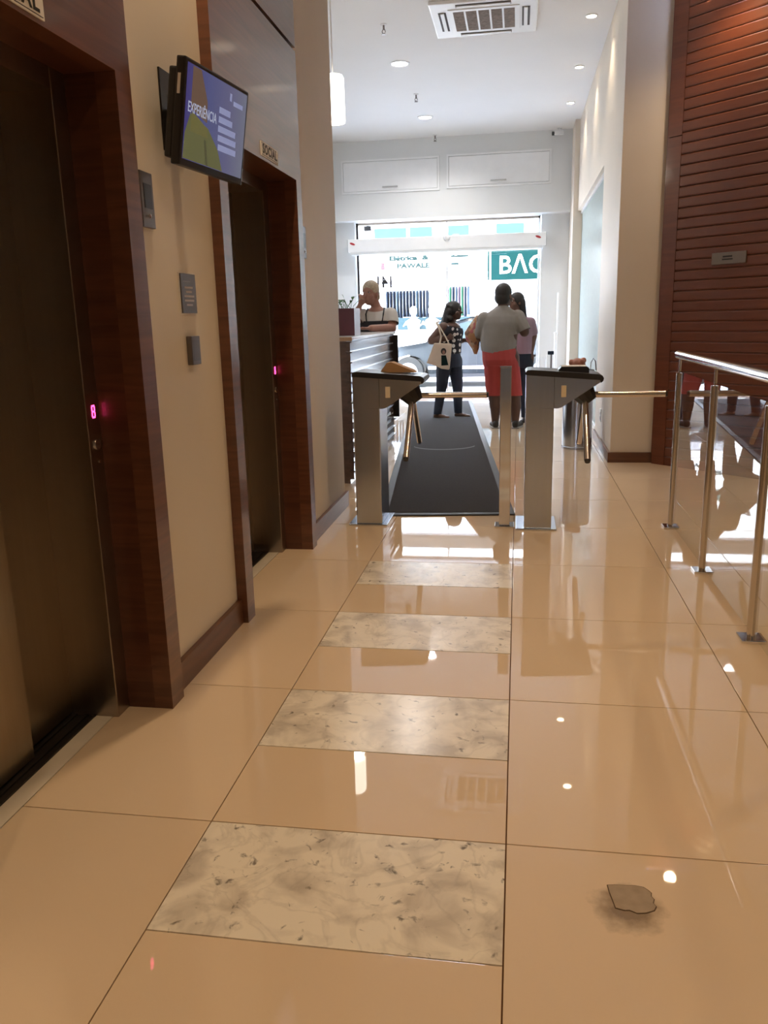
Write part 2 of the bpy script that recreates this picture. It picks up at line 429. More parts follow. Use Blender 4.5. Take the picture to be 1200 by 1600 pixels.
PP = [(.223, 1.703), (.24, 1.706), (.262, 1.707), (.285, 1.709), (.303, 1.706), (.312, 1.697), (.318, 1.688), (.316, 1.677), (.321, 1.668), (.317, 1.655), (.322, 1.645), (.316, 1.632), (.298, 1.622), (.278, 1.618), (.262, 1.626), (.252, 1.624), (.233, 1.629), (.229, 1.655), (.225, 1.68)]
_c = (.273, 1.664)
MB().prism([(_c[0]+(x-_c[0])*1.045, _c[1]+(y-_c[1])*1.045) for x, y in PP], -.004, .0007, 'z').build('crack', 'dirt', fl)
MB().prism(PP, -.004, .0014, 'z').build('repair_patch', 'mortar', fl)

# lift wall: plaster pieces round the two openings
E1, E2 = (1.352, 2.434), (3.352, 4.434)     # clear openings between the portal legs
LEG = .096; ZL = 2.018
wl = MB()
def wall_piece(y0, y1, z0, z1): wl.box(-1.62, XP, y0, y1, z0, z1)
wall_piece(YB, E1[0], 0, ZC); wall_piece(E1[1]+.004, E2[0], 0, ZC); wall_piece(E2[1]+.004, YEND, 0, ZC)
for a, b in (E1, E2): wall_piece(a, b+.004, ZL+.01, ZC)
struct(wl.build('wall_left', 'plaster'))
struct(MB().box(-3.15, -2.98, YEND-.2, 13.75, 0, ZC+.1).box(-3.0, -1.62, YEND-.2, YEND, 0, ZC+.1).build('wall_reception', 'white_paint'))
bl = MB()
bl.box(XP, XP+.022, E1[1]+LEG, E2[0]-LEG, 0, .105); bl.box(XP, XP+.022, E2[1]+LEG, YEND, 0, .105); bl.box(XP-.1, XP+.022, YEND, YEND+.022, 0, .105); bl.box(XP, XP+.022, YB, E1[0]-LEG, 0, .105)
struct(bl.build('baseboard_left', 'base_wood'))

def lift(n, a, b, split):
    h = holder('door_%d' % n, (0, (a+b)/2, 0)); c = (a+b)/2
    def P(mb, name, mat, **k):
        mb.v = [(x, y-c, z) for x, y, z in mb.v]; return mb.build(name, mat, h, **k)
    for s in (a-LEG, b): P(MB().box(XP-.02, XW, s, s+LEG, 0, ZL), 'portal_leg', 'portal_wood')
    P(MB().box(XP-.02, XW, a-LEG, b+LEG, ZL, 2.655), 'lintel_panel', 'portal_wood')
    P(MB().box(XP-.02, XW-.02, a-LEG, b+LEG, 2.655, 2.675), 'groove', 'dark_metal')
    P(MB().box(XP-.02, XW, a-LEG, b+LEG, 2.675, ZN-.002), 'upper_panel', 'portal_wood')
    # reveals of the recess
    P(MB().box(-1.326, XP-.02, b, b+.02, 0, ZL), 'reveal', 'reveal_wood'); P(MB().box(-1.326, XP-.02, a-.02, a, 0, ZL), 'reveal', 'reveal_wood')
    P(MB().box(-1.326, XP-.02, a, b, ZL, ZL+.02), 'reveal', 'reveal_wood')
    # steel frame
    jr = P(MB().box(-1.60, -1.326, b-.08, b+.03, 0, ZL+.03, .003), 'steel_jamb', 'jamb_steel'); P(MB().box(-1.60, -1.326, a-.03, a+.08, 0, ZL+.03, .003), 'steel_jamb', 'jamb_steel')
    P(MB().box(-1.60, -1.326, a+.08, b-.08, ZL-.06, ZL+.03, .003), 'steel_header', 'jamb_steel')
    # two telescopic leaves
    m = a+.08; e = b-.08
    P(MB().box(-1.475, -1.455, m, split, .012, ZL-.055), 'door_leaf', 'door_steel'); P(MB().box(-1.515, -1.495, split-.03, e, .012, ZL-.055), 'door_leaf', 'door_steel')
    P(MB().box(-1.53, -1.41, m, e, -.012, .0).box(-1.452, -1.438, m, e, 0, .006).box(-1.492, -1.478, m, e, 0, .006).box(-1.418, -1.41, m, e, 0, .006), 'door_track', 'dark_metal')
    P(MB().box(-1.409, -1.349, m-.05, e+.01, -.012, .001), 'sill', 'sill_stone')
    P(MB().box(-1.62, -1.60, a-.05, b+.05, 0, ZL+.1), 'shaft_back', 'dark_metal')
    # red segment digit, key switch
    y0 = b-.035; z0 = 1.035; x = -1.326
    d = MB()
    for zz in (-.018, 0, .018): d.box(x, x+.0012, y0-.008, y0+.008, z0+zz-.0026, z0+zz+.0026)
    for yy in (-.008, .008):
        for zz in (-.009, .009): d.box(x, x+.0012, y0+yy-.0022, y0+yy+.0022, z0+zz-.007, z0+zz+.007)
    P(d, 'red_digit', 'led_red')
    P(MB().lathe([(.017, 0), (.017, .004), (.008, .006)], (x, y0+.002, .93), 20, 'x'), 'key_switch', 'chrome', smooth=True)
    P(MB().lathe([(.004, 0), (.004, .003)], (x, y0+.004, .875), 10, 'x'), 'screw', 'chrome')
    return h
lift(1, *E1, 2.06); lift(2, *E2, 3.95)

# right: pillar, soffit over the shop window, pilaster
wr = MB().box(XR, 1.24, 7.42, 8.95, 0, ZC)
wr.box(XR, 1.24, 8.95, 12.7, 2.74, ZC); wr.box(XR-.07, 1.24, 12.7, YF+.4, 0, ZC)
struct(wr.build('wall_right', 'plaster'))
struct(MB().box(XR-.022, XR, 7.398, 8.95, 0, .09).box(XR, 1.19, 7.398, 7.42, 0, .09).build('baseboard_right', 'base_wood'))
w2 = holder('window_2', (XR+.06, 10.82, 0))
MB().box(0, .012, -1.87, 1.88, .06, 2.70).build('pane', 'frosted', w2)
MB().box(-.02, .03, -1.87, 1.88, 2.70, 2.74).box(-.02, .03, -1.87, 1.88, 0, .06).build('window_frame', 'white_gloss', w2)
MB().box(.35, .38, -1.9, 1.9, 0, 2.74).build('back_wall', 'white_paint', w2)

# 45 degree slatted timber wall
ws = holder('wall_slatted', (1.185, 7.36, 0), -PI/4)       # local x runs along the wall towards the viewer
WLEN = 3.2
MB().box(-.05, WLEN, .03, .16, 0, ZN+.3).build('backing', 'slat_wood', ws)
MB().box(-.012, .115, -.012, .03, 0, 2.655).box(-.012, .115, -.012, .03, 2.662, ZN+.25).build('edge_board', 'slat_wood', ws)
_sl = MB().prism([(-.0075, .0), (-.0105, .01), (-.0105, .068), (-.0045, .0772), (.03, .0772), (.03, 0)], 0, WLEN-.12, 'x')
_sl.v = [(x, y, z) for x, y, z in _sl.v]
_sm = _sl.mesh('slat'); _sm.materials.append(MATS['slat_wood'])
z = 0.0
while z < 3.9:
    o = bpy.data.objects.new('slat', _sm); COL.objects.link(o); o.parent = ws; o.location = (.118, 0, z); z += .0812
struct(MB().box(3.42, 3.6, YB, 5.2, 0, ZN+.3).build('wall_far_right', 'plaster'))
struct(MB().box(-1.62, 3.6, YB-.15, YB, 0, ZN+.3).build('wall_rear', 'rear_cool_tint'))

# ceilings
struct(MB().box(-3.15, 1.3, 6.85, 13.8, ZC, ZC+.12).build('ceiling', 'ceiling_paint'))
struct(MB().box(-3.15, 3.6, YB, 6.85, ZN, ZC+.12).build('ceiling_lobby', 'ceiling_paint'))

# front wall with shopfront
wf = MB().box(-3.0, XR, YF, YF+.5, 2.81, ZC)
wf.box(-3.0, -2.635, YF+.25, YF+.5, 0, 2.81); wf.box(.325, XR, YF+.25, YF+.5, 0, 2.81)
struct(wf.build('wall_front', 'white_paint'))
YG = YF+.33
w1 = holder('window_1', (0, YG, 0))
gx0, gx1, gz = -2.62, .315, 2.80
MB().box(gx0, gx0+.035, -.03, .03, 0, gz).build('frame_post', 'dark_metal', w1)
MB().box(gx1-.035, gx1, -.03, .03, 0, gz).build('frame_post', 'white_gloss', w1)
MB().box(-1.165, -1.14, -.02, .02, 0, gz).build('frame_post', 'white_gloss', w1)
MB().box(gx0, gx1, -.03, .03, gz-.035, gz).build('frame_head', 'jamb_steel', w1)
MB().box(gx0+.035, -1.165, -.005, .005, .01, gz-.035).build('pane', 'clear_glass', w1)
MB().box(-.2, gx1-.035, -.005, .005, .01, gz-.035).build('pane', 'clear_glass', w1)
MB().box(-1.14, -.2, -.005, .005, 2.25, gz-.035).build('pane', 'clear_glass', w1)
# street number on the pane, read from outside
text('street_number', '141', .25, 'ink', w1, facing((-2.175, -.007, 1.87), (-1, 0, 0), (0, 0, 1)), .001, width=.24, bold=.006)

# ------------------------------------------------------------------ fixtures on the ceilings
def downlight(loc, r, mat, label, power, color, angle, group, cat='ceiling light', size=.06, blend=.6):
    t = thing('downlight', loc, label, cat, group)
    MB().lathe([(r*1.25, 0), (r*1.25, -.006), (r*1.02, -.010), (r, -.004), (r, 0)], n=28).build('trim_ring', 'white_gloss', t, True)
    MB().lathe([(r*.98, -.001), (r*.98, -.0045), (r*.5, -.006)], n=24).build('lens', mat, t, True)
    lamp('bulb', t, (0, 0, -.03), power, color, 'SPOT', angle, blend, size)
    return t
WARM = (1, .73, .44); NEUT = (1, .97, .93); HAL = (1, .84, .62)
g1 = 'round ceiling downlights by the entrance'
downlight((-1.30, 9.53, ZC), .085, 'lamp_white', 'larger round ceiling downlight just past the air conditioner', 105, NEUT, 150, g1)
downlight((-1.30, 12.0, ZC), .085, 'lamp_white', 'round ceiling downlight nearest the white cupboard doors', 115, NEUT, 150, g1)
g2 = 'small halogen spots along the right wall'
for y, lab in ((8.53, 'small warm ceiling spot by the right wall, nearest the viewer'), (10.13, 'small warm ceiling spot by the right wall, middle of three'), (11.72, 'small warm ceiling spot by the right wall, nearest the entrance')):
    downlight((.62, y, ZC), .045, 'lamp_warm', lab, 26, HAL, 100, g2, size=.02, blend=.9)
g3 = 'warm halogen spots over the lift lobby'
for (x, y), p, lab in (((1.42, 6.72), 46, 'warm ceiling spot grazing the slatted timber wall'), ((-.98, 2.92), 112, 'warm ceiling spot over the wall between the lifts'), ((.9, 4.6), 58, 'added unseen ceiling spot above the lobby floor before the turnstiles'),
                       ((.35, 1.6), 46, 'added unseen ceiling spot above the cracked floor tile'), ((-.5, -.6), 60, 'added unseen ceiling spot behind the viewer on the lift side'), ((1.3, -.6), 50, 'added unseen ceiling spot behind the viewer on the railing side'), ((2.3, 3.6), 60, 'added unseen ceiling spot beyond the glass railing')):  # these and the turnstile spot are unseen, added to warm the lobby
    downlight((x, y, ZN), .032, 'lamp_warm', lab, p, WARM, 125, g3, size=.05, blend=.9)

t = thing('pendant_lamp', (-1.5, 7.0, ZC), 'white glowing cylinder pendant lamp hanging over the reception desk', 'pendant lamp')
MB().lathe([(.045, 0), (.045, -.02), (.01, -.025)], n=16).build('ceiling_rose', 'white_gloss', t)
MB().tube([(0, 0, -.02), (0, 0, -.76)], .0045, 8).build('cord', 'plate_white', t)
MB().lathe([(.02, -.755), (.078, -.76), (.088, -.78), (.09, -1.1), (.085, -1.11), (.02, -1.11)], n=32).build('lamp_shade', 'pendant_glow', t, True)
lamp('bulb', t, (0, 0, -1.18), 12, (1, .88, .7), 'POINT', size=.08)

t = thing('air_conditioner', (-.345, 8.3, ZC), 'white four way cassette air conditioner set in the ceiling', 'air conditioner')
MB().box(-.475, .475, -.45, .45, -.03, 0, .012).build('frame', 'white_gloss', t)
MB().box(-.315, .315, -.30, .30, -.037, -.03, .003).build('grille', 'white_gloss', t)
for k in range(5): MB().box(-.272+k*.112, -.177+k*.112, -.25, .25, -.0385, -.033).build('grille_slot', 'grille_brown', t)
for k in range(4):
    v = MB().box(-.24, .24, .335, .405, -.0335, -.03).build('air_outlet', 'vent_dark', t); v.rotation_euler = (0, 0, k*PI/2)
    w = MB().box(-.235, .235, .352, .385, -.040, -.033, .002).build('louvre', 'white_gloss', v)

g = 'ceiling sprinklers'
for y, lab in ((8.31, 'small ceiling sprinkler beside the air conditioner'), (10.8, 'small ceiling sprinkler between the two round downlights'), (13.15, 'small ceiling sprinkler right above the white cupboard doors')):
    t = thing('sprinkler', (-1.28, y, ZC), lab, 'sprinkler', g)
    MB().lathe([(.03, 0), (.03, -.006), (.012, -.01)], n=16).build('escutcheon', 'white_gloss', t)
    MB().tube([(0, 0, 0), (0, 0, -.05)], .009, 8).build('stem', 'button_steel', t)
    MB().tube([(-.008, 0, -.045), (-.016, 0, -.065), (0, 0, -.085)], .004, 6).tube([(.008, 0, -.045), (.016, 0, -.065), (0, 0, -.085)], .004, 6).lathe([(.022, -.085), (.022, -.089)], n=14).build('deflector', 'button_steel', t)
t = thing('security_camera', (.55, 13.18, ZC), 'white bullet security camera under the ceiling in the far right corner', 'security camera')
MB().lathe([(.035, 0), (.035, -.01)], n=16).tube([(0, 0, -.005), (0, 0, -.05)], .011, 8).build('bracket', 'white_gloss', t)
MB().box(-.075, .06, -.028, .028, -.098, -.045, .008).box(-.095, .05, -.033, .033, -.048, -.04).build('housing', 'white_gloss', t)
MB().lathe([(.028, -.07), (.028, -.105), (.02, -.108)], (0, 0, -.072), 18, 'x').build('lens', 'black_plastic', t, True)

# cupboard flaps in the front wall
def flap(x0, x1, z0, z1, lab):
    c = ((x0+x1)/2, YF, z0); t = thing('cupboard_door', c, lab, 'cupboard', 'white cupboard doors above the entrance'); w = (x1-x0)/2; h = z1-z0
    f = MB()
    for a in ((-w, w, 0, .028), (-w, w, h-.028, h), (-w, -w+.028, .028, h-.028), (w-.028, w, .028, h-.028)): f.box(a[0], a[1], -.022, 0, a[2], a[3])
    f.build('frame', 'white_gloss', t)
    MB().box(-w+.034, w-.034, -.016, 0, .034, h-.034, .003).build('panel', 'white_gloss', t)
    MB().box(-.12, .12, -.05, -.036, .07, .092, .004).box(-.115, -.1, -.037, -.015, .074, .088).box(.1, .115, -.037, -.015, .074, .088).build('handle', 'handle_grey', t)
flap(-2.763, -1.231, 3.20, 3.69, 'long white cupboard door nearer the pendant lamp above the entrance')
flap(-1.12, .449, 3.215, 3.70, 'long white cupboard door nearer the security camera above the entrance')

t = thing('air_curtain', (-1.155, YF+.11, 2.295), 'long white air curtain box across the top of the glass front', 'air curtain')
MB().box(-1.55, 1.55, -.11, .11, .035, .235, .012).build('housing', 'white_gloss', t)
MB().box(-1.5, 1.5, -.10, .06, 0, .04).build('outlet', 'white_paint', t)
MB().box(-1.552, -1.545, -.10, .10, .04, .23).build('end_cap', 'soft_black', t); MB().box(1.545, 1.552, -.10, .10, .04, .23).build('end_cap', 'soft_black', t)
for s in (-1.47, 1.43):
    b = MB().ball((s, -.111, .165), (.045, .003, .017), (0, .35, 0)).build('red_badge', 'red_print', t, True)
MB().ball((.03, -.115, .20), (.05, .04, .045)).build('sensor', 'white_gloss', t, True)

# ------------------------------------------------------------------ things on the walls
def sign(y0, y1, z0, lab):
    t = thing('lift_sign', (XW, (y0+y1)/2, z0), lab, 'sign', 'lift name plates'); w = (y1-y0)/2
    MB().box(0, .004, -w, w, 0, .062).build('plate', 'plate_white', t)
    MB().box(.004, .0045, -w+.006, w-.006, .005, .007).box(.004, .0045, -w+.006, w-.006, .055, .057).build('border', 'ink', t)
    text('lettering', 'SOCIAL', .056, 'ink', t, facing((.0046, 0, .031), (0, 1, 0), (0, 0, 1)), .0004, width=2*w-.04, space=1.15, bold=.0018)
sign(1.80, 2.068, ZL+.012, 'pale plate lettered SOCIAL above the nearest lift')
sign(3.825, 4.09, ZL+.016, 'pale plate lettered SOCIAL above the far lift')
def indicator(y, z, lab):
    t = thing('floor_indicator', (XP, y, z), lab, 'indicator', 'lift floor indicators')
    MB().box(0, .014, -.045, .045, 0, .172, .002).build('face_plate', 'button_steel', t)
    MB().box(.014, .0155, -.026, .03, .06, .135).build('display', 'black_plastic', t)
    MB().lathe([(.008, .014), (.008, .018), (.003, .02)], (0, .002, .036), 12, 'x').build('gong', 'chrome', t, True)
indicator(2.652, 1.607, 'metal floor indicator plate beside the nearest lift portal')
indicator(4.665, 1.64, 'metal floor indicator plate beside the far lift portal')
t = thing('notice_plate', (XP, 2.95, 1.33), 'small dark notice plate with five pale lines of text', 'notice')
MB().box(0, .003, -.072, .072, 0, .15).build('backing', 'plate_white', t)
MB().box(.003, .008, -.066, .07, .006, .146).build('face', 'slate', t)
for k, w in enumerate((.05, .036, .06, .056, .036)):
    MB().box(.008, .0085, -w/1.3+.002, w/1.3+.002, .094-k*.0155, .101-k*.0155).build('text_line', 'pale_ink', t)
MB().box(.008, .0085, -.045, .02, .118, .1195).build('text_rule', 'pale_ink', t)
t = thing('call_panel', (XP, 2.949, 1.148), 'narrow dark metal lift call panel under the notice plate', 'call panel')
MB().box(0, .022, -.04, .04, 0, .105, .003).build('box', 'button_steel', t)
MB().box(.022, .0225, -.03, .03, .015, .09).build('face', 'slate', t)

# monitor on its arm
TVM = Matrix.Translation((-1.063, 2.945, 1.968)) @ Matrix.Rotation(math.radians(-6.5), 4, 'Z') @ Matrix.Rotation(math.radians(9.5), 4, 'Y')
t = thing('wall_monitor', TVM.translation, 'black wall mounted monitor with a blue advert, turned towards the lobby', 'monitor')
t.rotation_euler = TVM.to_euler()
TW, TH = .235, .162
MB().box(-.022, .012, -TW, TW, -TH, TH, .006).build('bezel', 'black_plastic', t)
MB().prism([(-.17, -.13), (.17, -.13), (.17, .12), (-.17, .12)], -.06, -.02, 'x').build('rear_housing', 'black_plastic', t)
MB().box(-.05, -.02, -TW+.005, -TW+.08, -TH+.02, TH-.03, .008).build('side_housing', 'soft_black', t)
MB().box(-.012, -.002, -TW-.002, -TW, .05, .11).build('side_buttons', 'plate_white', t)
MB().box(-.045, -.03, -TW+.03, -TW+.06, -.02, .02).build('cable_socket', 'soft_black', t)
def screen_mat():
    m, nt, b = _mat('screen'); N = nt.nodes; L = nt.links
    tc = N.new('ShaderNodeTexCoord'); sp = N.new('ShaderNodeSeparateXYZ'); L.new(tc.outputs['Object'], sp.inputs[0])
    gr = N.new('ShaderNodeValToRGB'); mr = N.new('ShaderNodeMapRange'); mr.inputs[1].default_value = -TW; mr.inputs[2].default_value = TW; L.new(sp.outputs['Y'], mr.inputs[0])
    st = [(0, (.045, .035, .15)), (.35, (.075, .085, .20)), (.7, (.11, .11, .2)), (1, (.15, .16, .21))]
    L.new(mr.outputs[0], gr.inputs[0])
    while len(gr.color_ramp.elements) < 4: gr.color_ramp.elements.new(.5)
    for e, (p, c) in zip(gr.color_ramp.elements, st): e.position = p; e.color = (*c, 1)
    b.inputs['Base Color'].default_value = (.01, .01, .012, 1); b.inputs['Roughness'].default_value = .25
    L.new(gr.outputs[0], b.inputs['Emission Color']); b.inputs['Emission Strength'].default_value = .9
screen_mat()
for nm, c in (('ad_brown', (.095, .062, .045)), ('ad_green', (.085, .092, .04)), ('ad_olive', (.10, .098, .035)), ('ad_white', (.30, .34, .46)), ('ad_pale', (.20, .23, .40)), ('ad_dark', (.055, .058, .03))): emit('em_'+nm, c, .9)
MB().box(.012, .0125, -TW+.014, TW-.014, -TH+.022, TH-.014).build('screen', 'screen', t)
MB().prism([(-.185, .02), (-.185, .145), (-.13, .145), (-.075, .06), (-.07, -.005)], .0125, .0128, 'x').build('ad_figure', 'em_ad_brown', t)
MB().prism([(-.22, -.138), (-.215, -.06), (-.185, .005), (-.06, -.02), (.02, -.075), (.065, -.138)], .0125, .0128, 'x').build('ad_grass', 'em_ad_green', t)
MB().prism([(-.18, -.05), (-.175, .012), (-.07, -.02), (-.06, -.05)], .0128, .0131, 'x').build('ad_path', 'em_ad_olive', t)
MB().prism([(-.085, -.06), (-.07, -.06), (-.045, -.138), (-.06, -.138)], .0128, .0131, 'x').build('ad_stalk', 'em_ad_dark', t)
text('ad_title', 'EXPERIÊNCIA', .045, 'em_ad_white', t, facing((.0133, -.105, .02), (0, 1, 0), (0, 0, 1)), .0002, width=.2, bold=.0004)
for k, (w, y) in enumerate(((.085, .045), (.105, .055), (.135, .07), (.14, .075), (.14, .08))):
    MB().box(.0125, .0129, y-w/2+.01, y+w/2+.01, .055-k*.03-.009, .055-k*.03+.011).build('ad_text_line', 'em_ad_pale', t)
MB().prism([(.085, .125), (.10, .125), (.10, .1), (.085, .1)], .0125, .0129, 'x').box(.0125, .0129, .115, .19, .09, .105).build('ad_emblem', 'em_ad_pale', t)
t2 = thing('monitor_bracket', (XP, 2.93, 1.97), 'flat dark steel bracket plate holding the monitor to the plaster wall', 'bracket')
MB().box(0, .006, -.085, .075, -.09, .17).build('wall_plate', 'dark_metal', t2)
MB().lathe([(.007, .006), (.007, .01)], (0, -.03, .09), 10, 'x').build('bolt', 'chrome', t2)
MB().box(.006, .088, -.03, .03, -.05, .05).build('arm', 'dark_metal', t2)

# plaque on the slatted wall
s = .60
t = thing('wall_plaque', (1.185+.7071*s, 7.36-.7071*s, 1.648), 'small brushed metal plaque on the slatted timber wall', 'plaque', rz=-PI/4)
MB().box(-.145, .145, -.022, -.012, 0, .088, .002).build('plate', 'bronze', t)
MB().box(-.05, .03, -.0225, -.022, .05, .062).box(-.055, .035, -.0225, -.022, .03, .04).build('engraving', 'dark_metal', t)
t = thing('power_outlet', (XR, 8.35, .31), 'small power outlet low on the white side of the pillar', 'outlet')
MB().box(-.008, 0, -.04, .04, -.06, .06, .002).build('plate', 'white_gloss', t)
MB().box(-.0095, -.008, -.014, .014, -.04, -.01).box(-.0095, -.008, -.014, .014, .01, .04).build('sockets', 'black_plastic', t)

# ------------------------------------------------------------------ turnstiles
def turnstile(loc, lab):
    t = thing('turnstile', loc, lab, 'turnstile', 'steel tripod turnstiles')
    W_, D_ = .167, .30
    MB().box(-.05, .20, -.01, D_+.03, 0, .012, .003).build('base_plate', 'steel', t)
    MB().box(0, W_, 0, D_, .012, .76, .006).build('column', 'steel', t)
    prof = [(0, .755), (0, .955), (.43, .922), (.432, .905), (.208, .757), (.185, .752)]
    MB().prism(prof, 0, D_, 'y').build('head', 'steel', t)
    MB().box(W_-.001, W_+.001, -.0012, .0, .76, .94).build('seam', 'dark_metal', t)
    # rounded black top cover
    cov = [(-.002, .952), (-.004, .968), (.008, .98), (.03, .982), (.42, .952), (.442, .943), (.45, .928), (.446, .912), (.434, .902), (.428, .918)]
    MB().prism(cov, -.006, D_+.006, 'y').build('top_cover', 'black_plastic', t)
    MB().box(.207, .236, -.006, 0, .82, .888, .002).build('indicator_window', 'brass', t)
    # hub and three arms
    h = Vector((.355, .15, .82)); a = Vector((1, 0, -1.414)).normalized()
    hb = MB()
    hb.tube([h-a*.035, h+a*.01, h+a*.05], .078, 10, .05)
    hb.build('hub', 'black_plastic', t)
    for d, L_ in ((Vector((1, 0, 0)), .47), (Vector((0, -.7071, -.7071)), .49), (Vector((0, .7071, -.7071)), .49)):
        arm = MB().tube([h+d*.03, h+d*L_], .0185, 14).build('arm', 'tube_steel', t, True)
        MB().tube([h+d*L_, h+d*(L_+.012)], .0187, 14, .015).build('end_cap', 'black_plastic', arm, True)
    return t
turnstile((-1.017, 5.01, 0), 'steel tripod turnstile beside the reception desk')
turnstile((.047, 4.965, 0), 'steel tripod turnstile beside the glass railing, black box on top')
t = thing('cardboard_sheet', (-.77, 5.2, .982), 'folded brown cardboard piece lying on the turnstile by the desk', 'cardboard')
MB().prism([(-.09, -.008), (-.05, .045), (-.02, .048), (.11, -.005), (.13, -.018), (-.08, -.014)], -.05, .07, 'y').build('sheet', 'cardboard', t)
t = thing('card_reader', (.335, 5.1, .955), 'low black card reader box on the turnstile by the railing', 'card reader')
MB().prism([(-.1, -.012), (-.095, .022), (-.08, .038), (.068, .038), (.08, .03), (.083, -.014)], -.07, .10, 'y').build('body', 'black_plastic', t)
MB().box(-.075, .066, -.05, .08, .038, .040).build('lid', 'plate_white', t)
t = thing('steel_bollard', (-.073, 5.06, 0), 'slim square stainless bollard standing between the two turnstiles', 'bollard')
MB().box(-.06, .06, -.06, .06, 0, .012, .002).build('base_plate', 'chrome', t)
MB().box(-.034, .034, -.034, .034, .012, .995, .004).build('post', 'chrome', t)
MB().box(-.035, .035, -.035, .035, .995, 1.0).build('cap', 'chrome', t)

# ------------------------------------------------------------------ mat
t = thing('entrance_mat', (-.46, 5.3, 0), 'long dark grey runner mat with black border leading to the entrance', 'mat', rz=math.radians(5.35))
MB().box(-.455, .455, 0, 7.62, .001, .011, .003).build('border', 'mat_border', t)
MB().box(-.40, .40, .06, 7.56, .005, .013).build('pile', 'mat_rubber', t)
m_ = MB()
pts = [(.32*math.cos(a), 3.0+.28*math.sin(a)) for a in [PI*(1.08+.84*k/20) for k in range(21)]]
for (xa, ya), (xb, yb) in zip(pts[:-1], pts[1:]): m_.add([(xa, ya, .0134), (xb, yb, .0134), (xb, yb+.05, .0134), (xa, ya+.05, .0134)], [(0, 1, 2, 3)])
m_.build('printed_emblem', 'mat_mark', t)

# ------------------------------------------------------------------ glass railing
t = thing('glass_railing', (.945, 5.09, 0), 'glass railing with chrome handrail and posts along the lobby edge', 'railing')
ys = [0, -.905, -1.815, -2.725, -3.635]
for y in ys:
    p = MB().tube([(0, y, .012), (0, y, .945)], .0205, 18).build('post', 'tube_steel', t, True)
    MB().box(-.048, .048, y-.048, y+.048, 0, .014, .003).build('base_plate', 'chrome', p)
    MB().tube([(0, y, .94), (0, y, 1.03)], .008, 10).build('stem', 'tube_steel', p, True)
MB().tube([(0, .06, 1.048), (0, -3.8, 1.048)], .0255, 24).build('handrail', 'chrome', t, True)
for a, b in zip(ys[:-1], ys[1:]): MB().box(-.004, .004, b+.006, a-.006, .03, .955).build('glass_panel', 'rail_glass', t)

# ------------------------------------------------------------------ reception desk
DX, DY0, DY1 = -1.30, 6.36, 8.6
t = thing('reception_desk', (DX, DY0, 0), 'dark reception desk with horizontal glossy slats and pale top', 'desk')
L_ = DY1-DY0
MB().box(-.45, -.03, 0, L_, .0, 1.14).build('body', 'desk_wood', t)
_p = MB().prism([(0, 0), (0, .066), (.022, .07), (.022, .0775), (-.03, .0775), (-.03, 0)], -.0, L_-.03, 'y')
_p.box(-.028, .022, -.045, 0, .066, .0775)
_m = _p.mesh('slat'); _m.materials.append(MATS['desk_wood'])
for k in range(14):
    o = bpy.data.objects.new('slat', _m); COL.objects.link(o); o.parent = t; o.location = (0, 0, .035+k*.0785)
MB().box(-.5, .025, -.03, L_+.02, 1.14, 1.165, .004).build('counter_top', 'desk_top', t)
MB().box(-.5, .025, -.05, -.03, 1.135, 1.165, .003).build('edge_trim', 'pale_wood', t)
MB().box(-.05, .055, L_-.02, L_+.015, .28, 1.13).build('end_panel', 'soft_black', t)
t = thing('planter_box', (-1.50, 7.05, 1.165), 'square burgundy planter box standing on the reception desk', 'planter')
q = MB()
for a in ((-.13, .13, -.13, -.118), (-.13, .13, .118, .13), (-.13, -.118, -.118, .118), (.118, .13, -.118, .118)): q.box(*a, 0, .225)
q.build('box', 'burgundy', t); MB().box(-.118, .118, -.118, .118, 0, .19).build('soil', 'dirt', t)
t = thing('potted_plant', (-1.50, 7.05, 1.355), 'small green leafy plants growing in the burgundy planter box', 'plant')
for k in range(16):
    a = random.uniform(0, 2*PI); r = random.uniform(.02, .1); bx, by = r*math.cos(a), r*math.sin(a)
    h = random.uniform(.05, .12); dx, dy = random.uniform(-.06, .06), random.uniform(-.05, .05)
    st = MB().tube([(bx, by, 0), (bx+dx*.4, by+dy*.4, h*.6), (bx+dx, by+dy, h)], .0025, 6).build('stem', 'leaf', t)
    w = random.uniform(.014, .026); c = Vector((bx+dx, by+dy, h)); e = c+Vector((dx*.9, dy*.9, random.uniform(-.005, .05))); s_ = Vector((-dy, dx, 0)).normalized()*w; m = (c+e)/2+Vector((0, 0, .012))
    MB().add([c, m+s_, e, m-s_, m+Vector((0, 0, -.003))], [(0, 1, 4), (1, 2, 4), (2, 3, 4), (3, 0, 4)]).build('leaf', 'leaf', st)

# ------------------------------------------------------------------ bin, dispenser, door pull
t = thing('waste_bin', (.585, 8.25, 0), 'tall stainless steel waste bin in front of the pillar', 'waste bin')
MB().lathe([(.15, 0), (.15, .02), (.145, .025), (.145, .72), (.15, .725), (.15, .745), (.135, .745), (.13, .7), (0.0, .7)], n=32).build('body', 'steel', t, True)
MB().lathe([(.148, .745), (.148, .765), (.125, .77), (.12, .755)], n=32).build('rim', 'black_plastic', t, True)
MB().tube([(.11, 0, .76), (.115, 0, .84), (.135, 0, .875), (.155, 0, .85), (.165, 0, .76)], .006, 8).build('ring_handle', 'steel', t, True)
t = thing('crumpled_bag', (.57, 8.25, .79), 'crumpled reddish bag sticking out of the waste bin', 'bag')
q = MB().ball((0, 0, .03), (.07, .07, .06))
for k in range(8): a = random.uniform(0, 2*PI); q.ball((.06*math.cos(a), .06*math.sin(a), random.uniform(.02, .07)), random.uniform(.018, .035), n=8)
blob('bag', q, 'pink_bag', t, .008, 2)
t = thing('sanitizer_stand', (.47, 12.85, 0), 'white sanitizer stand with a dark head near the glass front', 'dispenser')
MB().box(-.09, .09, -.09, .09, 0, .015, .003).build('base', 'white_gloss', t)
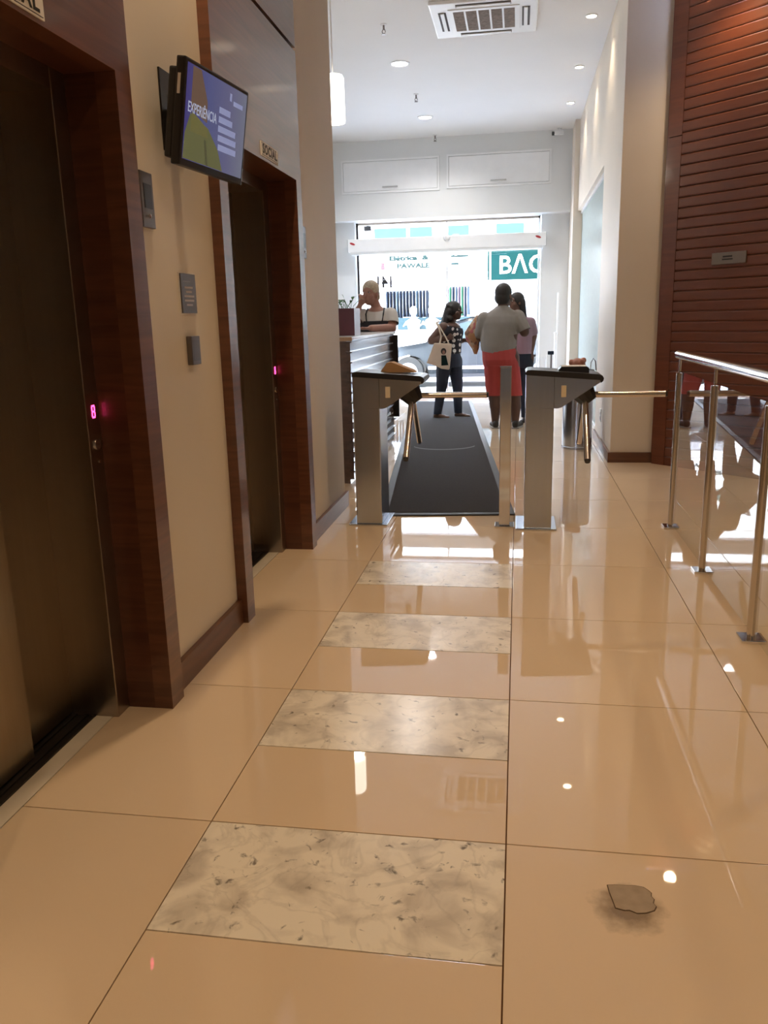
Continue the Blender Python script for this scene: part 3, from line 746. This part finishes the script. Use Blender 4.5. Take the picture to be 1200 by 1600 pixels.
MB().box(-.05, .012, -.03, .03, .015, .70, .006).build('column', 'white_gloss', t); MB().box(.012, .035, -.03, .03, .015, .72).build('side_panel', 'slate', t)
MB().box(-.03, .062, -.04, .04, .705, .755, .008).build('head', 'cloth_navy', t)
t = thing('door_pull', (.565, 13.1, 0), 'tall slender white tube handle standing by the front wall', 'handle')
MB().tube([(0, 0, 0), (0, 0, 1.02)], .024, 14).build('lower_tube', 'white_gloss', t, True); MB().tube([(.015, 0, 1.0), (.02, 0, 1.62)], .013, 12).build('upper_tube', 'white_gloss', t, True)
MB().lathe([(.03, 1.0), (.03, 1.03)], n=14).build('collar', 'white_gloss', t); MB().lathe([(.07, 0), (.07, .012)], n=18).build('foot', 'white_gloss', t)

# ------------------------------------------------------------------ people
def hand(mb, w, d, side, curl=.5, s=1.0):
    """palm and five fingers: w wrist, d pointing direction, side = direction of the thumb"""
    w = Vector(w); d = Vector(d).normalized(); u = Vector(side); u = (u-d*u.dot(d)).normalized(); n = d.cross(u)
    for k in range(4): mb.limb(w+u*s*(.028-.018*k)*.6, .014*s, w+d*s*.075+u*s*(.028-.0185*k), .0125*s)
    for k, L in enumerate((.068, .078, .073, .056)):
        b = w+d*s*.075+u*s*(.030-.020*k); m = b+(d*math.cos(curl)+n*math.sin(curl))*L*.5*s; e = m+(d*math.cos(2*curl)+n*math.sin(2*curl))*L*.5*s
        mb.limb(b, .0095*s, m, .0088*s); mb.limb(m, .0088*s, e, .0075*s)
    b = w+d*s*.02+u*s*.022; m = b+(u*.75+d*.6)*.035*s; e = m+(d+u*.25+n*.3).normalized()*.03*s
    mb.limb(b, .0115*s, m, .010*s); mb.limb(m, .010*s, e, .0085*s)
def head(mb, c, look, s=1.0, tilt=0):
    """skull, jaw, nose, brow, lips, ears; look = facing direction in plan"""
    c = Vector(c); f = Vector((look[0], look[1], 0)).normalized(); r = Vector((f.y, -f.x, 0)); up = Vector((0, 0, 1))
    rz = math.atan2(f.y, f.x)-PI/2
    q = lambda a, b, z: c+(r*a+f*b+up*z)*s
    mb.ball(q(0, -.008, .022), (.074*s, .092*s, .092*s), (0, 0, rz), 18)
    mb.ball(q(0, .022, -.05), (.055*s, .062*s, .068*s), (0, 0, rz), 16)
    mb.ball(q(0, .06, -.092), (.024*s, .02*s, .02*s), (0, 0, rz), 10)
    mb.limb(q(0, .08, .01), .009*s, q(0, .101, -.028), .014*s)
    for k in (-1, 1):
        mb.ball(q(.033*k, .074, .028), (.026*s, .012*s, .008*s), (0, 0, rz), 10)
        mb.ball(q(.076*k, -.012, -.012), (.010*s, .022*s, .032*s), (0, 0, rz), 10)
        mb.ball(q(.042*k, .054, -.03), (.026*s, .024*s, .026*s), (0, 0, rz), 10)
    mb.ball(q(0, .082, -.058), (.024*s, .010*s, .006*s), (0, 0, rz), 10); mb.ball(q(0, .079, -.071), (.021*s, .010*s, .007*s), (0, 0, rz), 10)
    return q, rz
def face_bits(t, q, s, lip='skin_tan'):
    for k in (-1, 1):
        e = MB().ball(q(.031*k, .078, .012), (.0115*s, .0115*s, .0055*s), n=10).build('eye', 'eye_white', t, True)
        MB().ball(q(.031*k, .0862, .012), .0056*s, n=8).build('pupil', 'ink', e, True)

# --- man with his back to us
t = thing('person', (-.2, 9.73, 0), 'heavy set man from behind in grey t-shirt and salmon shorts', 'person')
b = MB()
q, rz = head(b, (.025, .03, 1.52), (.45, 1), 1.18)
b.limb((.01, .0, 1.36), .062, (.02, .015, 1.47), .058)
b.loft([(.80, .0, 0, .18, .14), (.95, -.01, 0, .19, .15), (1.1, -.01, .01, .20, .15), (1.25, 0, 0, .20, .125), (1.34, .005, 0, .15, .09), (1.40, .01, 0, .07, .06)])
for k, (hx, kx, ax) in ((-1, (-.09, -.08, -.06)), (1, (.10, .16, .175))):
    b.limb((hx, 0, .82), .115, (kx, .02, .42), .075); b.limb((kx, .02, .42), .072, (ax, -.02, .26), .068); b.limb((ax, -.02, .26), .066, (ax, 0, .06), .040)
b.limb((.2, 0, 1.27), .072, (.265, -.05, 1.11), .056); b.limb((.265, -.05, 1.11), .053, (.22, .17, 1.16), .034)
hand(b, (.215, .19, 1.165), (-.4, 1, .3), (0, 0, 1), .5)
b.limb((-.215, 0, 1.26), .07, (-.245, .03, 1.06), .052); b.limb((-.245, .03, 1.06), .05, (-.235, .24, 1.08), .034)
hand(b, (-.235, .26, 1.08), (-.1, 1, -.1), (0, 0, 1), .8)
blob('body', b, 'skin_dark', t, .009, 3)
face_bits(t, q, 1.18)
h = MB().ball(q(0, -.012, .03), (.096, .115, .110), (0, 0, rz), 18).ball(q(0, -.035, -.02), (.091, .09, .085), (0, 0, rz), 16)
blob('hair', h, 'hair_dark', t, .009, 2)
s = MB().loft([(.80, -.03, 0, .19, .17), (.88, -.03, 0, .195, .175), (.95, -.028, .0, .208, .18), (1.02, -.028, .01, .212, .182), (1.12, -.022, .01, .218, .175), (1.22, -.008, 0, .228, .15), (1.29, .0, 0, .215, .125), (1.345, .005, 0, .15, .095), (1.385, .01, 0, .088, .075), (1.41, .012, 0, .07, .065)])
s.limb((.185, 0, 1.275), .088, (.262, -.04, 1.13), .076); s.limb((-.195, 0, 1.265), .085, (-.24, .02, 1.1), .07)
blob('t_shirt', s, 'grey_cotton', t, .009, 4, [((0, 0, .865), (-.18, 0, -1)), ((.262, -.045, 1.125), (.4, -.15, -.9), .13), ((0, 0, 1.398), (0, .25, 1))])
s = MB().loft([(.74, -.005, 0, .20, .15), (.80, -.008, -.005, .208, .178), (.90, -.02, -.005, .20, .172), (.965, -.02, 0, .19, .16)])
s.limb((-.09, 0, .80), .116, (-.085, .01, .34), .082); s.limb((.088, 0, .80), .122, (.168, .01, .34), .09)
blob('shorts', s, 'salmon_cotton', t, .009, 3, [((0, 0, .385), (0, 0, -1)), ((0, 0, .955), (0, 0, 1))])
for k, (x, dx) in ((-1, (-.055, -.03)), (1, (.175, .045))):
    f = MB().ball((x, -.03, .05), (.04, .05, .05)).limb((x, -.02, .045), .038, (x+dx, .12, .035), .034).ball((x+dx*1.2, .15, .033), (.042, .05, .03))
    sh = blob('shoe', f, 'shoe_dark', t, .009, 2, [((0, 0, .006), (0, 0, -1))])
    MB().prism([(x-.042, -.075), (x+.042, -.075), (x+dx+.046, .1), (x+dx*1.3+.03, .195), (x+dx*1.3-.03, .195), (x+dx-.046, .1)], 0, .014, 'z').build('sole', 'shoe_sole', sh)
t = thing('patterned_bag', (-.53, 9.80, .865), "patterned brown and pink cloth bag hanging at the man's elbow", 'bag')
s = MB().loft([(.0, .03, 0, .018, .02), (.06, .03, 0, .04, .035), (.16, .0, 0, .08, .055), (.25, -.005, 0, .095, .06), (.33, .025, 0, .07, .05), (.41, .05, 0, .035, .03), (.45, .05, .0, .012, .012)])
blob('bag', s, 'floral', t, .008, 2)
MB().tube([(.05, .02, .43), (.12, .05, .40), (.1, .12, .30)], .008, 8).tube([(.05, -.02, .43), (.12, .0, .40), (.1, .12, .30)], .008, 8).build('strap', 'floral', t, True)

# --- woman in polka dots with a tote
t = thing('person', (-.9, 10.8, 0), 'woman in black polka dot top and jeans standing on the mat', 'person')
b = MB(); LK = (1, -.42)
q, rz = head(b, (.085, -.01, 1.375), LK, 1.0)
b.limb((.04, 0, 1.22), .05, (.06, -.005, 1.31), .047)
b.loft([(.72, .01, 0, .14, .13), (.85, .0, 0, .145, .13), (.98, .015, 0, .135, .115), (1.1, .02, 0, .15, .13), (1.19, .01, 0, .14, .14), (1.24, .02, 0, .06, .07)])
for hx, kx, ax, y in ((-.055, -.085, -.145, -.07), (.07, .11, .12, .06)):
    b.limb((hx, y, .74), .10, (kx, y, .42), .066); b.limb((kx, y, .42), .064, (ax, y, .06), .038)
b.limb((-.05, -.15, 1.17), .068, (-.205, -.15, 1.01), .056); b.limb((-.205, -.15, 1.01), .054, (-.02, -.22, 1.03), .034)
hand(b, (.0, -.225, 1.035), (1, -.05, .15), (0, 0, 1), .9, .9)
b.limb((.09, .15, 1.17), .053, (.10, .17, .97), .043); b.limb((.10, .17, .97), .042, (.2, .05, 1.0), .028)
hand(b, (.215, .035, 1.0), (1, -.5, 0), (0, 0, 1), .6, .9)
blob('body', b, 'skin_dark', t, .009, 3); face_bits(t, q, .95)
h = MB().ball(q(0, -.025, .025), (.098, .112, .10), (0, 0, rz), 18)
h.limb(q(-.06, -.05, .02), .055, q(-.085, -.085, -.17), .05); h.limb(q(.06, -.06, .02), .055, q(.08, -.09, -.18), .052); h.limb(q(0, -.085, 0), .066, q(0, -.15, -.2), .07)
for k in range(30):
    a = random.uniform(-2.2, 2.2); h.ball(q(.1*math.sin(a), -.045-.08*math.cos(a), random.uniform(-.22, .06)), random.uniform(.022, .036), n=8)
blob('hair', h, 'hair_dark', t, .009, 2)
s = MB().loft([(.80, .0, 0, .163, .15), (.86, .005, 0, .16, .148), (.98, .02, 0, .152, .134), (1.1, .03, 0, .168, .148), (1.18, .02, 0, .155, .155), (1.225, .02, 0, .09, .1)])
s.limb((.04, -.13, 1.17), .07, (.0, -.16, 1.1), .065)
blob('top', s, 'polka', t, .009, 3, [((0, 0, .835), (0, 0, -1)), ((0, 0, 1.195), (.25, 0, 1))])
s = MB().loft([(.66, .005, 0, .15, .135), (.76, .008, 0, .158, .145), (.86, .0, 0, .15, .135)])
for hx, kx, ax, y in ((-.055, -.085, -.145, -.07), (.07, .11, .12, .06)):
    s.limb((hx, y, .74), .108, (kx, y, .42), .074); s.limb((kx, y, .42), .072, (ax, y, .06), .054)
blob('jeans', s, 'denim', t, .009, 3, [((0, 0, .055), (0, 0, -1))])
for ax, y in ((-.145, -.07), (.12, .06)):
    f = MB().ball((ax-.01, y, .03), (.045, .034, .032)).limb((ax, y, .03), .03, (ax+.10, y-.04, .022), .026).ball((ax+.125, y-.05, .02), (.04, .036, .018))
    blob('sandal', f, 'shoe_tan', t, .008, 2, [((0, 0, .003), (0, 0, -1))])
t = thing('tote_bag', (-.97, 10.56, .64), "cream canvas tote bag with a figure print on the woman's shoulder", 'bag')
s = MB().prism([(-.19, .09), (-.09, .34), (.135, .325), (.10, .0), (.0, .015), (-.1, .065)], -.035, .035, 'y')
blob('bag', s, 'tote_canvas', t, .008, 3)
MB().tube([(-.02, -.02, .32), (-.0, -.02, .42), (-.03, .0, .52), (-.07, .05, .59), (-.05, .12, .6)], .011, 8).build('strap', 'tote_canvas', t, True)
MB().tube([(.1, -.02, .32), (.05, -.02, .42), (-.01, .0, .52), (-.06, .05, .595), (-.04, .12, .6)], .009, 8).build('strap', 'tote_canvas', t, True)
p = MB().prism([(.03+.035*math.cos(a), .235+.04*math.sin(a)) for a in [2*PI*k/14 for k in range(14)]], -.0375, -.036, 'y').build('print_hair', 'hair_dark', t)
MB().prism([(.032+.018*math.cos(a), .222+.025*math.sin(a)) for a in [2*PI*k/12 for k in range(12)]], -.0385, -.037, 'y').build('print_face', 'skin_tan', t)
MB().prism([(-.0, .185), (.06, .185), (.09, .06), (.0, .055), (.0, .1)], -.0375, -.036, 'y').build('print_dress', 'teal_ink', t)

# --- receptionist
t = thing('person', (-1.52, 8.92, 0), 'blond receptionist in white t-shirt and black top leaning on the desk', 'person')
b = MB(); LK = (-.35, -1)
q, rz = head(b, (-.055, -.05, 1.56), LK, 1.05)
b.limb((.02, 0, 1.36), .058, (-.02, -.02, 1.48), .054)
b.loft([(.85, .0, 0, .17, .13), (1.0, .0, 0, .17, .13), (1.15, .0, -.01, .165, .13), (1.28, 0, -.01, .175, .125), (1.37, .0, 0, .16, .09), (1.42, .01, 0, .06, .06)])
for k in (-1, 1): b.limb((.09*k, 0, .85), .11, (.09*k, 0, .45), .07); b.limb((.09*k, 0, .45), .068, (.09*k, .0, .06), .042); b.limb((.09*k, .02, .04), .04, (.085*k, -.14, .03), .032)
b.limb((.165, 0, 1.34), .062, (.175, -.1, 1.19), .052); b.limb((.175, -.1, 1.195), .05, (.0, -.36, 1.205), .034)
hand(b, (-.02, -.375, 1.203), (-1, -.15, 0), (0, -1, .1), .3)
b.limb((-.16, 0, 1.34), .06, (-.25, -.22, 1.235), .05); b.limb((-.25, -.22, 1.235), .048, (-.15, -.19, 1.42), .032)
hand(b, (-.145, -.185, 1.43), (.3, .15, 1), (.5, .6, .2), .5)
blob('body', b, 'skin_tan', t, .009, 3); face_bits(t, q, 1.05)
h = MB().ball(q(0, -.02, .045), (.092, .102, .098), (0, 0, rz), 18).ball(q(0, -.115, .0), (.05, .05, .055), n=12).ball(q(0, -.06, -.03), (.084, .06, .07), (0, 0, rz), 14)
blob('hair', h, 'hair_blond', t, .009, 2)
s = MB().loft([(.82, 0, 0, .185, .145), (1.0, .0, 0, .182, .143), (1.15, .0, -.01, .178, .145), (1.28, 0, -.01, .188, .14), (1.36, .0, 0, .175, .105), (1.415, .012, 0, .085, .078)])
s.limb((.155, 0, 1.335), .08, (.178, -.06, 1.25), .075); s.limb((-.15, 0, 1.335), .078, (-.2, -.1, 1.28), .072)
blob('t_shirt', s, 'white_cotton', t, .009, 3, [((.01, -.03, 1.405), (0, -.5, 1), .115), ((.178, -.06, 1.245), (.05, -.45, -.9), .12), ((-.2, -.1, 1.275), (-.3, -.7, -.6), .11)])
s = MB().loft([(.83, 0, 0, .192, .152), (1.0, .0, 0, .19, .15), (1.15, .0, -.01, .186, .152), (1.26, 0, -.01, .19, .150), (1.31, 0, -.01, .188, .143)])
cam = blob('camisole', s, 'black_cotton', t, .009, 3, [((0, 0, 1.275), (0, 0, 1)), ((0, 0, .84), (0, 0, -1))])
MB().tube([(.085, -.145, 1.27), (.095, -.12, 1.35), (.09, -.03, 1.405), (.09, .06, 1.39)], .008, 8).build('strap', 'black_cotton', cam, True)
MB().tube([(-.085, -.145, 1.27), (-.095, -.12, 1.35), (-.09, -.03, 1.405), (-.09, .06, 1.39)], .008, 8).build('strap', 'black_cotton', cam, True)
s = MB().loft([(.74, 0, 0, .17, .14), (.86, 0, 0, .182, .145), (.93, 0, 0, .175, .14)])
for k in (-1, 1): s.limb((.09*k, 0, .82), .115, (.09*k, 0, .45), .085); s.limb((.09*k, 0, .45), .083, (.09*k, 0, .09), .062)
blob('trousers', s, 'black_cotton', t, .01, 2, [((0, 0, .07), (0, 0, -1))])

# --- woman half hidden by the man
t = thing('person', (.02, 10.3, 0), 'dark haired woman in lilac top half hidden behind the man', 'person')
b = MB(); LK = (-.75, -.55)
q, rz = head(b, (-.06, .0, 1.455), LK, .95)
b.limb((.0, 0, 1.27), .05, (-.04, 0, 1.37), .047)
b.loft([(.75, .0, 0, .14, .12), (.9, .0, 0, .14, .12), (1.05, .0, 0, .13, .11), (1.18, .0, 0, .145, .11), (1.25, 0, 0, .13, .08), (1.3, 0, 0, .05, .05)])
for hx, ax, y in ((-.07, -.09, .0), (.07, .075, .0)):
    b.limb((hx, y, .77), .095, (hx, y, .42), .064); b.limb((hx, y, .42), .062, (ax, y, .06), .036)
b.limb((.125, 0, 1.21), .052, (.16, .02, 1.05), .044); b.limb((.16, .02, 1.05), .042, (.135, -.04, .86), .029)
hand(b, (.135, -.045, .845), (0, -.1, -1), (-1, 0, 0), .35, .9)
b.limb((-.13, 0, 1.21), .052, (-.17, -.02, 1.03), .044); b.limb((-.17, -.02, 1.03), .042, (-.12, -.2, 1.12), .029)
hand(b, (-.115, -.215, 1.125), (.2, -1, .4), (0, 0, 1), .5, .9)
blob('body', b, 'skin_mid', t, .009, 3); face_bits(t, q, .95)
h = MB().ball(q(0, -.02, .03), (.083, .095, .092), (0, 0, rz), 18)
h.limb(q(.06, -.05, .0), .045, q(.085, -.06, -.26), .034); h.limb(q(-.06, -.05, .0), .045, q(-.075, -.08, -.22), .036); h.limb(q(.0, -.08, 0), .05, q(.02, -.11, -.26), .04)
blob('hair', h, 'hair_dark', t, .009, 2)
s = MB().loft([(.80, 0, 0, .158, .138), (.86, 0, 0, .156, .136), (.95, .0, 0, .152, .132), (1.05, .0, 0, .146, .128), (1.18, .0, 0, .16, .125), (1.25, 0, 0, .145, .095), (1.285, 0, 0, .08, .07)])
s.limb((.12, 0, 1.21), .065, (.155, .015, 1.09), .056); s.limb((-.12, 0, 1.21), .065, (-.16, -.015, 1.09), .056)
blob('top', s, 'lilac_cotton', t, .009, 3, [((0, 0, .84), (0, 0, -1)), ((0, 0, 1.275), (0, 0, 1))])
s = MB().loft([(.68, 0, 0, .15, .13), (.78, 0, 0, .155, .135), (.88, 0, 0, .145, .125)])
for hx, ax, y in ((-.07, -.09, .0), (.07, .075, .0)):
    s.limb((hx, y, .75), .102, (hx, y, .42), .072); s.limb((hx, y, .42), .07, (ax, y, .07), .052)
blob('jeans', s, 'denim', t, .009, 3, [((0, 0, .06), (0, 0, -1))])
for ax in (-.09, .075):
    f = MB().ball((ax, .0, .035), (.036, .045, .036)).limb((ax, 0, .035), .033, (ax-.03, -.11, .025), .028).ball((ax-.035, -.13, .024), (.036, .04, .022))
    blob('shoe', f, 'shoe_dark', t, .009, 2, [((0, 0, .003), (0, 0, -1))])

# ------------------------------------------------------------------ the street
struct(MB().box(-14, 14, 13.75, 15.4, -.1, -.015).build('pavement', 'pavement'))
struct(MB().box(-14, 14, 15.4, 19.6, -.2, -.06).build('road', 'asphalt'))
struct(MB().box(-14, 14, 19.6, 22.05, -.15, .02).build('far_pavement', 'pavement'))
t = thing('shop_building', (0, 22.0, 0), 'white shop building on the far side of the street', 'building')
f = MB()
for a in ((-14, -3.55, 0, 7), (-2.28, -1.92, 0, 7), (-1.22, -.75, 0, 7), (1.9, 14, 0, 7), (-3.55, -2.28, 2.25, 7), (-1.92, -1.22, 2.25, 7), (-.75, 1.9, 2.9, 7), (-3.55, -2.28, 0, .9), (-1.92, -1.22, 0, .9)): f.box(a[0], a[1], 0, .25, a[2], a[3])
f.box(-14, 14, 2.5, 2.6, 0, 7)
f.build('wall', 'facade_white', t)
for x0, x1 in ((-3.75, -2.91), (-2.82, -2.24), (-1.83, -1.29), (-.6, .1)):
    w = MB().box(x0, x1, -.03, 0, 3.27, 3.57).build('window', 'teal_pale', t)
t = thing('shop_sign', (-.09, 21.9, 2.19), 'teal shop sign with large white letters reading BAG', 'sign')
MB().box(-.63, 1.6, -.04, .06, 0, .72).build('board', 'teal', t); MB().box(-.72, -.68, -.04, .04, 0, .72).build('side_strip', 'teal', t)
text('lettering', 'BΛG', .62, 'sign_white', t, facing((.15, -.05, .34), (1, 0, 0), (0, 0, 1)), .004, width=1.12, bold=.006)
t = thing('fascia_sign', (-2.6, 21.93, 2.45), 'long white fascia sign with pale green lettering', 'sign')
MB().box(-1.15, 1.75, -.03, .06, 0, .5).build('board', 'sign_white', t)
text('lettering', 'Elétrica  &', .15, 'teal_ink', t, facing((-.25, -.034, .355), (1, 0, 0), (0, 0, 1)), .002, width=1.05, bold=.009)
text('lettering', 'PAWALE', .16, 'teal_ink', t, facing((-.13, -.034, .16), (1, 0, 0), (0, 0, 1)), .002, width=.86, bold=.009)
MB().box(.85, 1.3, -.034, -.03, .34, .39).box(.85, 1.05, -.034, -.03, .15, .2).build('small_print', 'teal_ink', t)
MB().box(-.98, -.88, -.034, -.03, .08, .26).build('emblem', 'pink_ink', t)
# clothes rails
def rail(x0, x1, z, lab, cols, n, zb, gl):
    t = thing('clothes_rail', ((x0+x1)/2, 21.85, 0), lab, 'clothes rail'); w = (x1-x0)/2
    MB().tube([(-w, 0, .03), (-w, 0, z), (w, 0, z), (w, 0, .03)], .015, 8).build('frame', 'steel', t)
    for k in range(n):
        x = x0+.05+(x1-x0-.1)*k/(n-1); c = cols[k % len(cols)]
        g_ = thing('garment', (x, 21.85, z), {'cloth_navy': 'navy ', 'cloth_sky': 'greyish blue ', 'cloth_mauve': 'mauve ', 'cloth_green': 'green '}[c]+gl, 'garment', 'clothes on '+lab.split(' outside')[0])
        MB().tube([(0, 0, .0), (0, .0, -.10)], .005, 6).tube([(-.02, -.1, -.16), (0, 0, -.1), (.02, .1, -.16)], .006, 6).build('hanger', 'ink', g_)
        hh = z-.16-zb+random.uniform(-.05, .05)
        MB().loft([(-.16-hh, 0, 0, .03+.012*random.random(), .19), (-.16-hh*.5, 0, 0, .028, .17), (-.2, 0, 0, .03, .2), (-.15, 0, 0, .022, .1)], 10).build('cloth', c, g_, True)
rail(-3.46, -2.32, 2.13, 'longer clothes rail outside the white shop', ('cloth_navy', 'cloth_navy', 'cloth_navy', 'cloth_sky', 'cloth_navy', 'cloth_navy'), 13, 1.30, 'garment hanging on the longer rail of dark clothes across the street')
rail(-1.89, -1.25, 2.2, 'shorter clothes rail outside the white shop', ('cloth_mauve', 'cloth_green', 'cloth_navy', 'cloth_sky'), 8, 1.30, 'garment hanging on the shorter rail of clothes across the street')
t = thing('shop_banner', (-1.93, 21.6, 1.0), 'pale blue banner with white lettering on the shop front', 'banner')
MB().box(-1.19, 1.19, -.01, .01, 0, .3).build('cloth', 'banner_blue', t)
text('lettering', 'ADIANTAMENTO', .19, 'sign_white', t, facing((.0, -.013, .14), (1, 0, 0), (0, 0, 1)), .001, width=2.1)
MB().tube([(-1.17, .02, -1.0), (-1.17, .02, .3)], .02, 8).tube([(1.17, .02, -1.0), (1.17, .02, .3)], .02, 8).build('pole', 'steel', t)
for x, lab in ((-2.68, 'white mannequin bust left of the other by the banner'), (-2.2, 'white mannequin bust right of the other by the banner')):
    t = thing('mannequin', (x, 21.4, .02), lab, 'mannequin', 'white mannequin busts')
    MB().lathe([(.15, 0), (.15, .03), (.02, .04), (.02, .75)], n=14).build('stand', 'plant_pale', t, True)
    MB().loft([(.75, 0, 0, .1, .08), (.95, 0, 0, .14, .09), (1.2, 0, 0, .18, .1), (1.28, 0, 0, .06, .06), (1.33, 0, 0, .05, .05), (1.4, 0, 0, .09, .1), (1.5, 0, 0, .09, .1), (1.56, 0, 0, .04, .05)], 16).build('bust', 'plant_pale', t, True)
t = thing('flood_lamp', (-2.47, 13.86, 2.74), 'small black lamp outside above the glass front', 'lamp')
MB().box(-.06, .06, -.04, .04, -.04, .04, .01).box(-.01, .01, -.065, .01, .035, .12).build('housing', 'black_plastic', t)

# parked saloon
t = thing('parked_car', (-.85, 17.05, -.06), 'grey saloon car parked in the street before the glass front', 'car')
body = [(-2.1, .28), (-2.12, .5), (-2.05, .66), (-1.9, .74), (-.95, .88), (-.35, 1.28), (.1, 1.38), (.75, 1.36), (1.35, .98), (1.95, .9), (2.08, .75), (2.1, .45), (2.0, .26), (1.72, .24), (1.66, .45), (1.5, .6), (1.3, .65), (1.1, .6), (.96, .45), (.9, .22), (-.88, .22), (-.95, .45), (-1.1, .6), (-1.3, .65), (-1.5, .6), (-1.66, .45), (-1.72, .24)]
bm = bmesh.new(); vs = []
for y, sc in ((-.82, 0), (-.84, 1), (.84, 1), (.82, 0)): pass
secs = []
for y, k in ((-.80, .97), (-.85, 1), (.85, 1), (.80, .97)):
    secs.append([bm.verts.new((x, y*(1-.16*max(0, z-.85)/.5), .22+(z-.22)*(1 if k == 1 else .985))) for x, z in body])
for a, b_ in zip(secs[:-1], secs[1:]):
    n = len(a)
    for i in range(n): bm.faces.new((a[i], a[(i+1) % n], b_[(i+1) % n], b_[i]))
bm.faces.new(secs[0]); bm.faces.new(list(reversed(secs[-1])))
MB().bm(bm).build('body', 'car_paint', t, True)
for sgn in (-1, 1):
    yy = lambda z: sgn*(.85*(1-.16*max(0, z-.85)/.5)+.004)
    for pts in ([(-.78, .92), (-.28, 1.23), (.02, 1.3), (.02, .93)], [(.08, .93), (.08, 1.31), (.62, 1.29), (.95, 1.1), (1.08, .96)]):
        MB().add([(x, yy(z), z) for x, z in pts]+[(x, yy(z)-sgn*.01, z) for x, z in pts], [tuple(range(len(pts)))]+[tuple(range(2*len(pts)-1, len(pts)-1, -1))]+[(i, (i+1) % len(pts), len(pts)+(i+1) % len(pts), len(pts)+i) for i in range(len(pts))]).build('side_window', 'car_glass', t)
    MB().box(.045, .055, sgn*.853-.003, sgn*.853+.003, .3, .9).box(-.84, -.83, sgn*.853-.003, sgn*.853+.003, .3, .85).build('door_gap', 'car_trim', t)
    MB().box(-.9, .92, sgn*.85-.012, sgn*.85+.012, .36, .42).build('side_trim', 'sign_white', t); MB().box(-.9, .92, sgn*.84-.012, sgn*.84+.012, .2, .27).build('sill', 'car_trim', t)
    MB().box(-.66, -.5, sgn*.93-.06, sgn*.93+.06, .9, 1.0, .02).build('mirror', 'car_paint', t)
    MB().box(-2.06, -1.78, sgn*.70-.1, sgn*.70+.13, .58, .7, .03).build('headlamp', 'lamp_lens', t); MB().box(1.92, 2.1, sgn*.70-.1, sgn*.70+.13, .68, .86, .03).build('tail_lamp', 'red_lens', t)
    for x in (-1.3, 1.3):
        w = MB().lathe([(.2, -.09), (.29, -.09), (.305, -.07), (.305, .07), (.29, .09), (.2, .09)], (x, sgn*.76, .305), 28, 'y').build('wheel', 'tyre', t, True)
        MB().lathe([(.05, -.095), (.19, -.092), (.2, 0), (.19, .092), (.05, .095)], (x, sgn*.76, .305), 20, 'y').build('rim', 'alloy', w, True)
MB().prism([(-.93, .9), (-.36, 1.27), (-.35, 1.285), (-.95, .9)], -.68, .68, 'y').build('windscreen', 'car_glass', t)
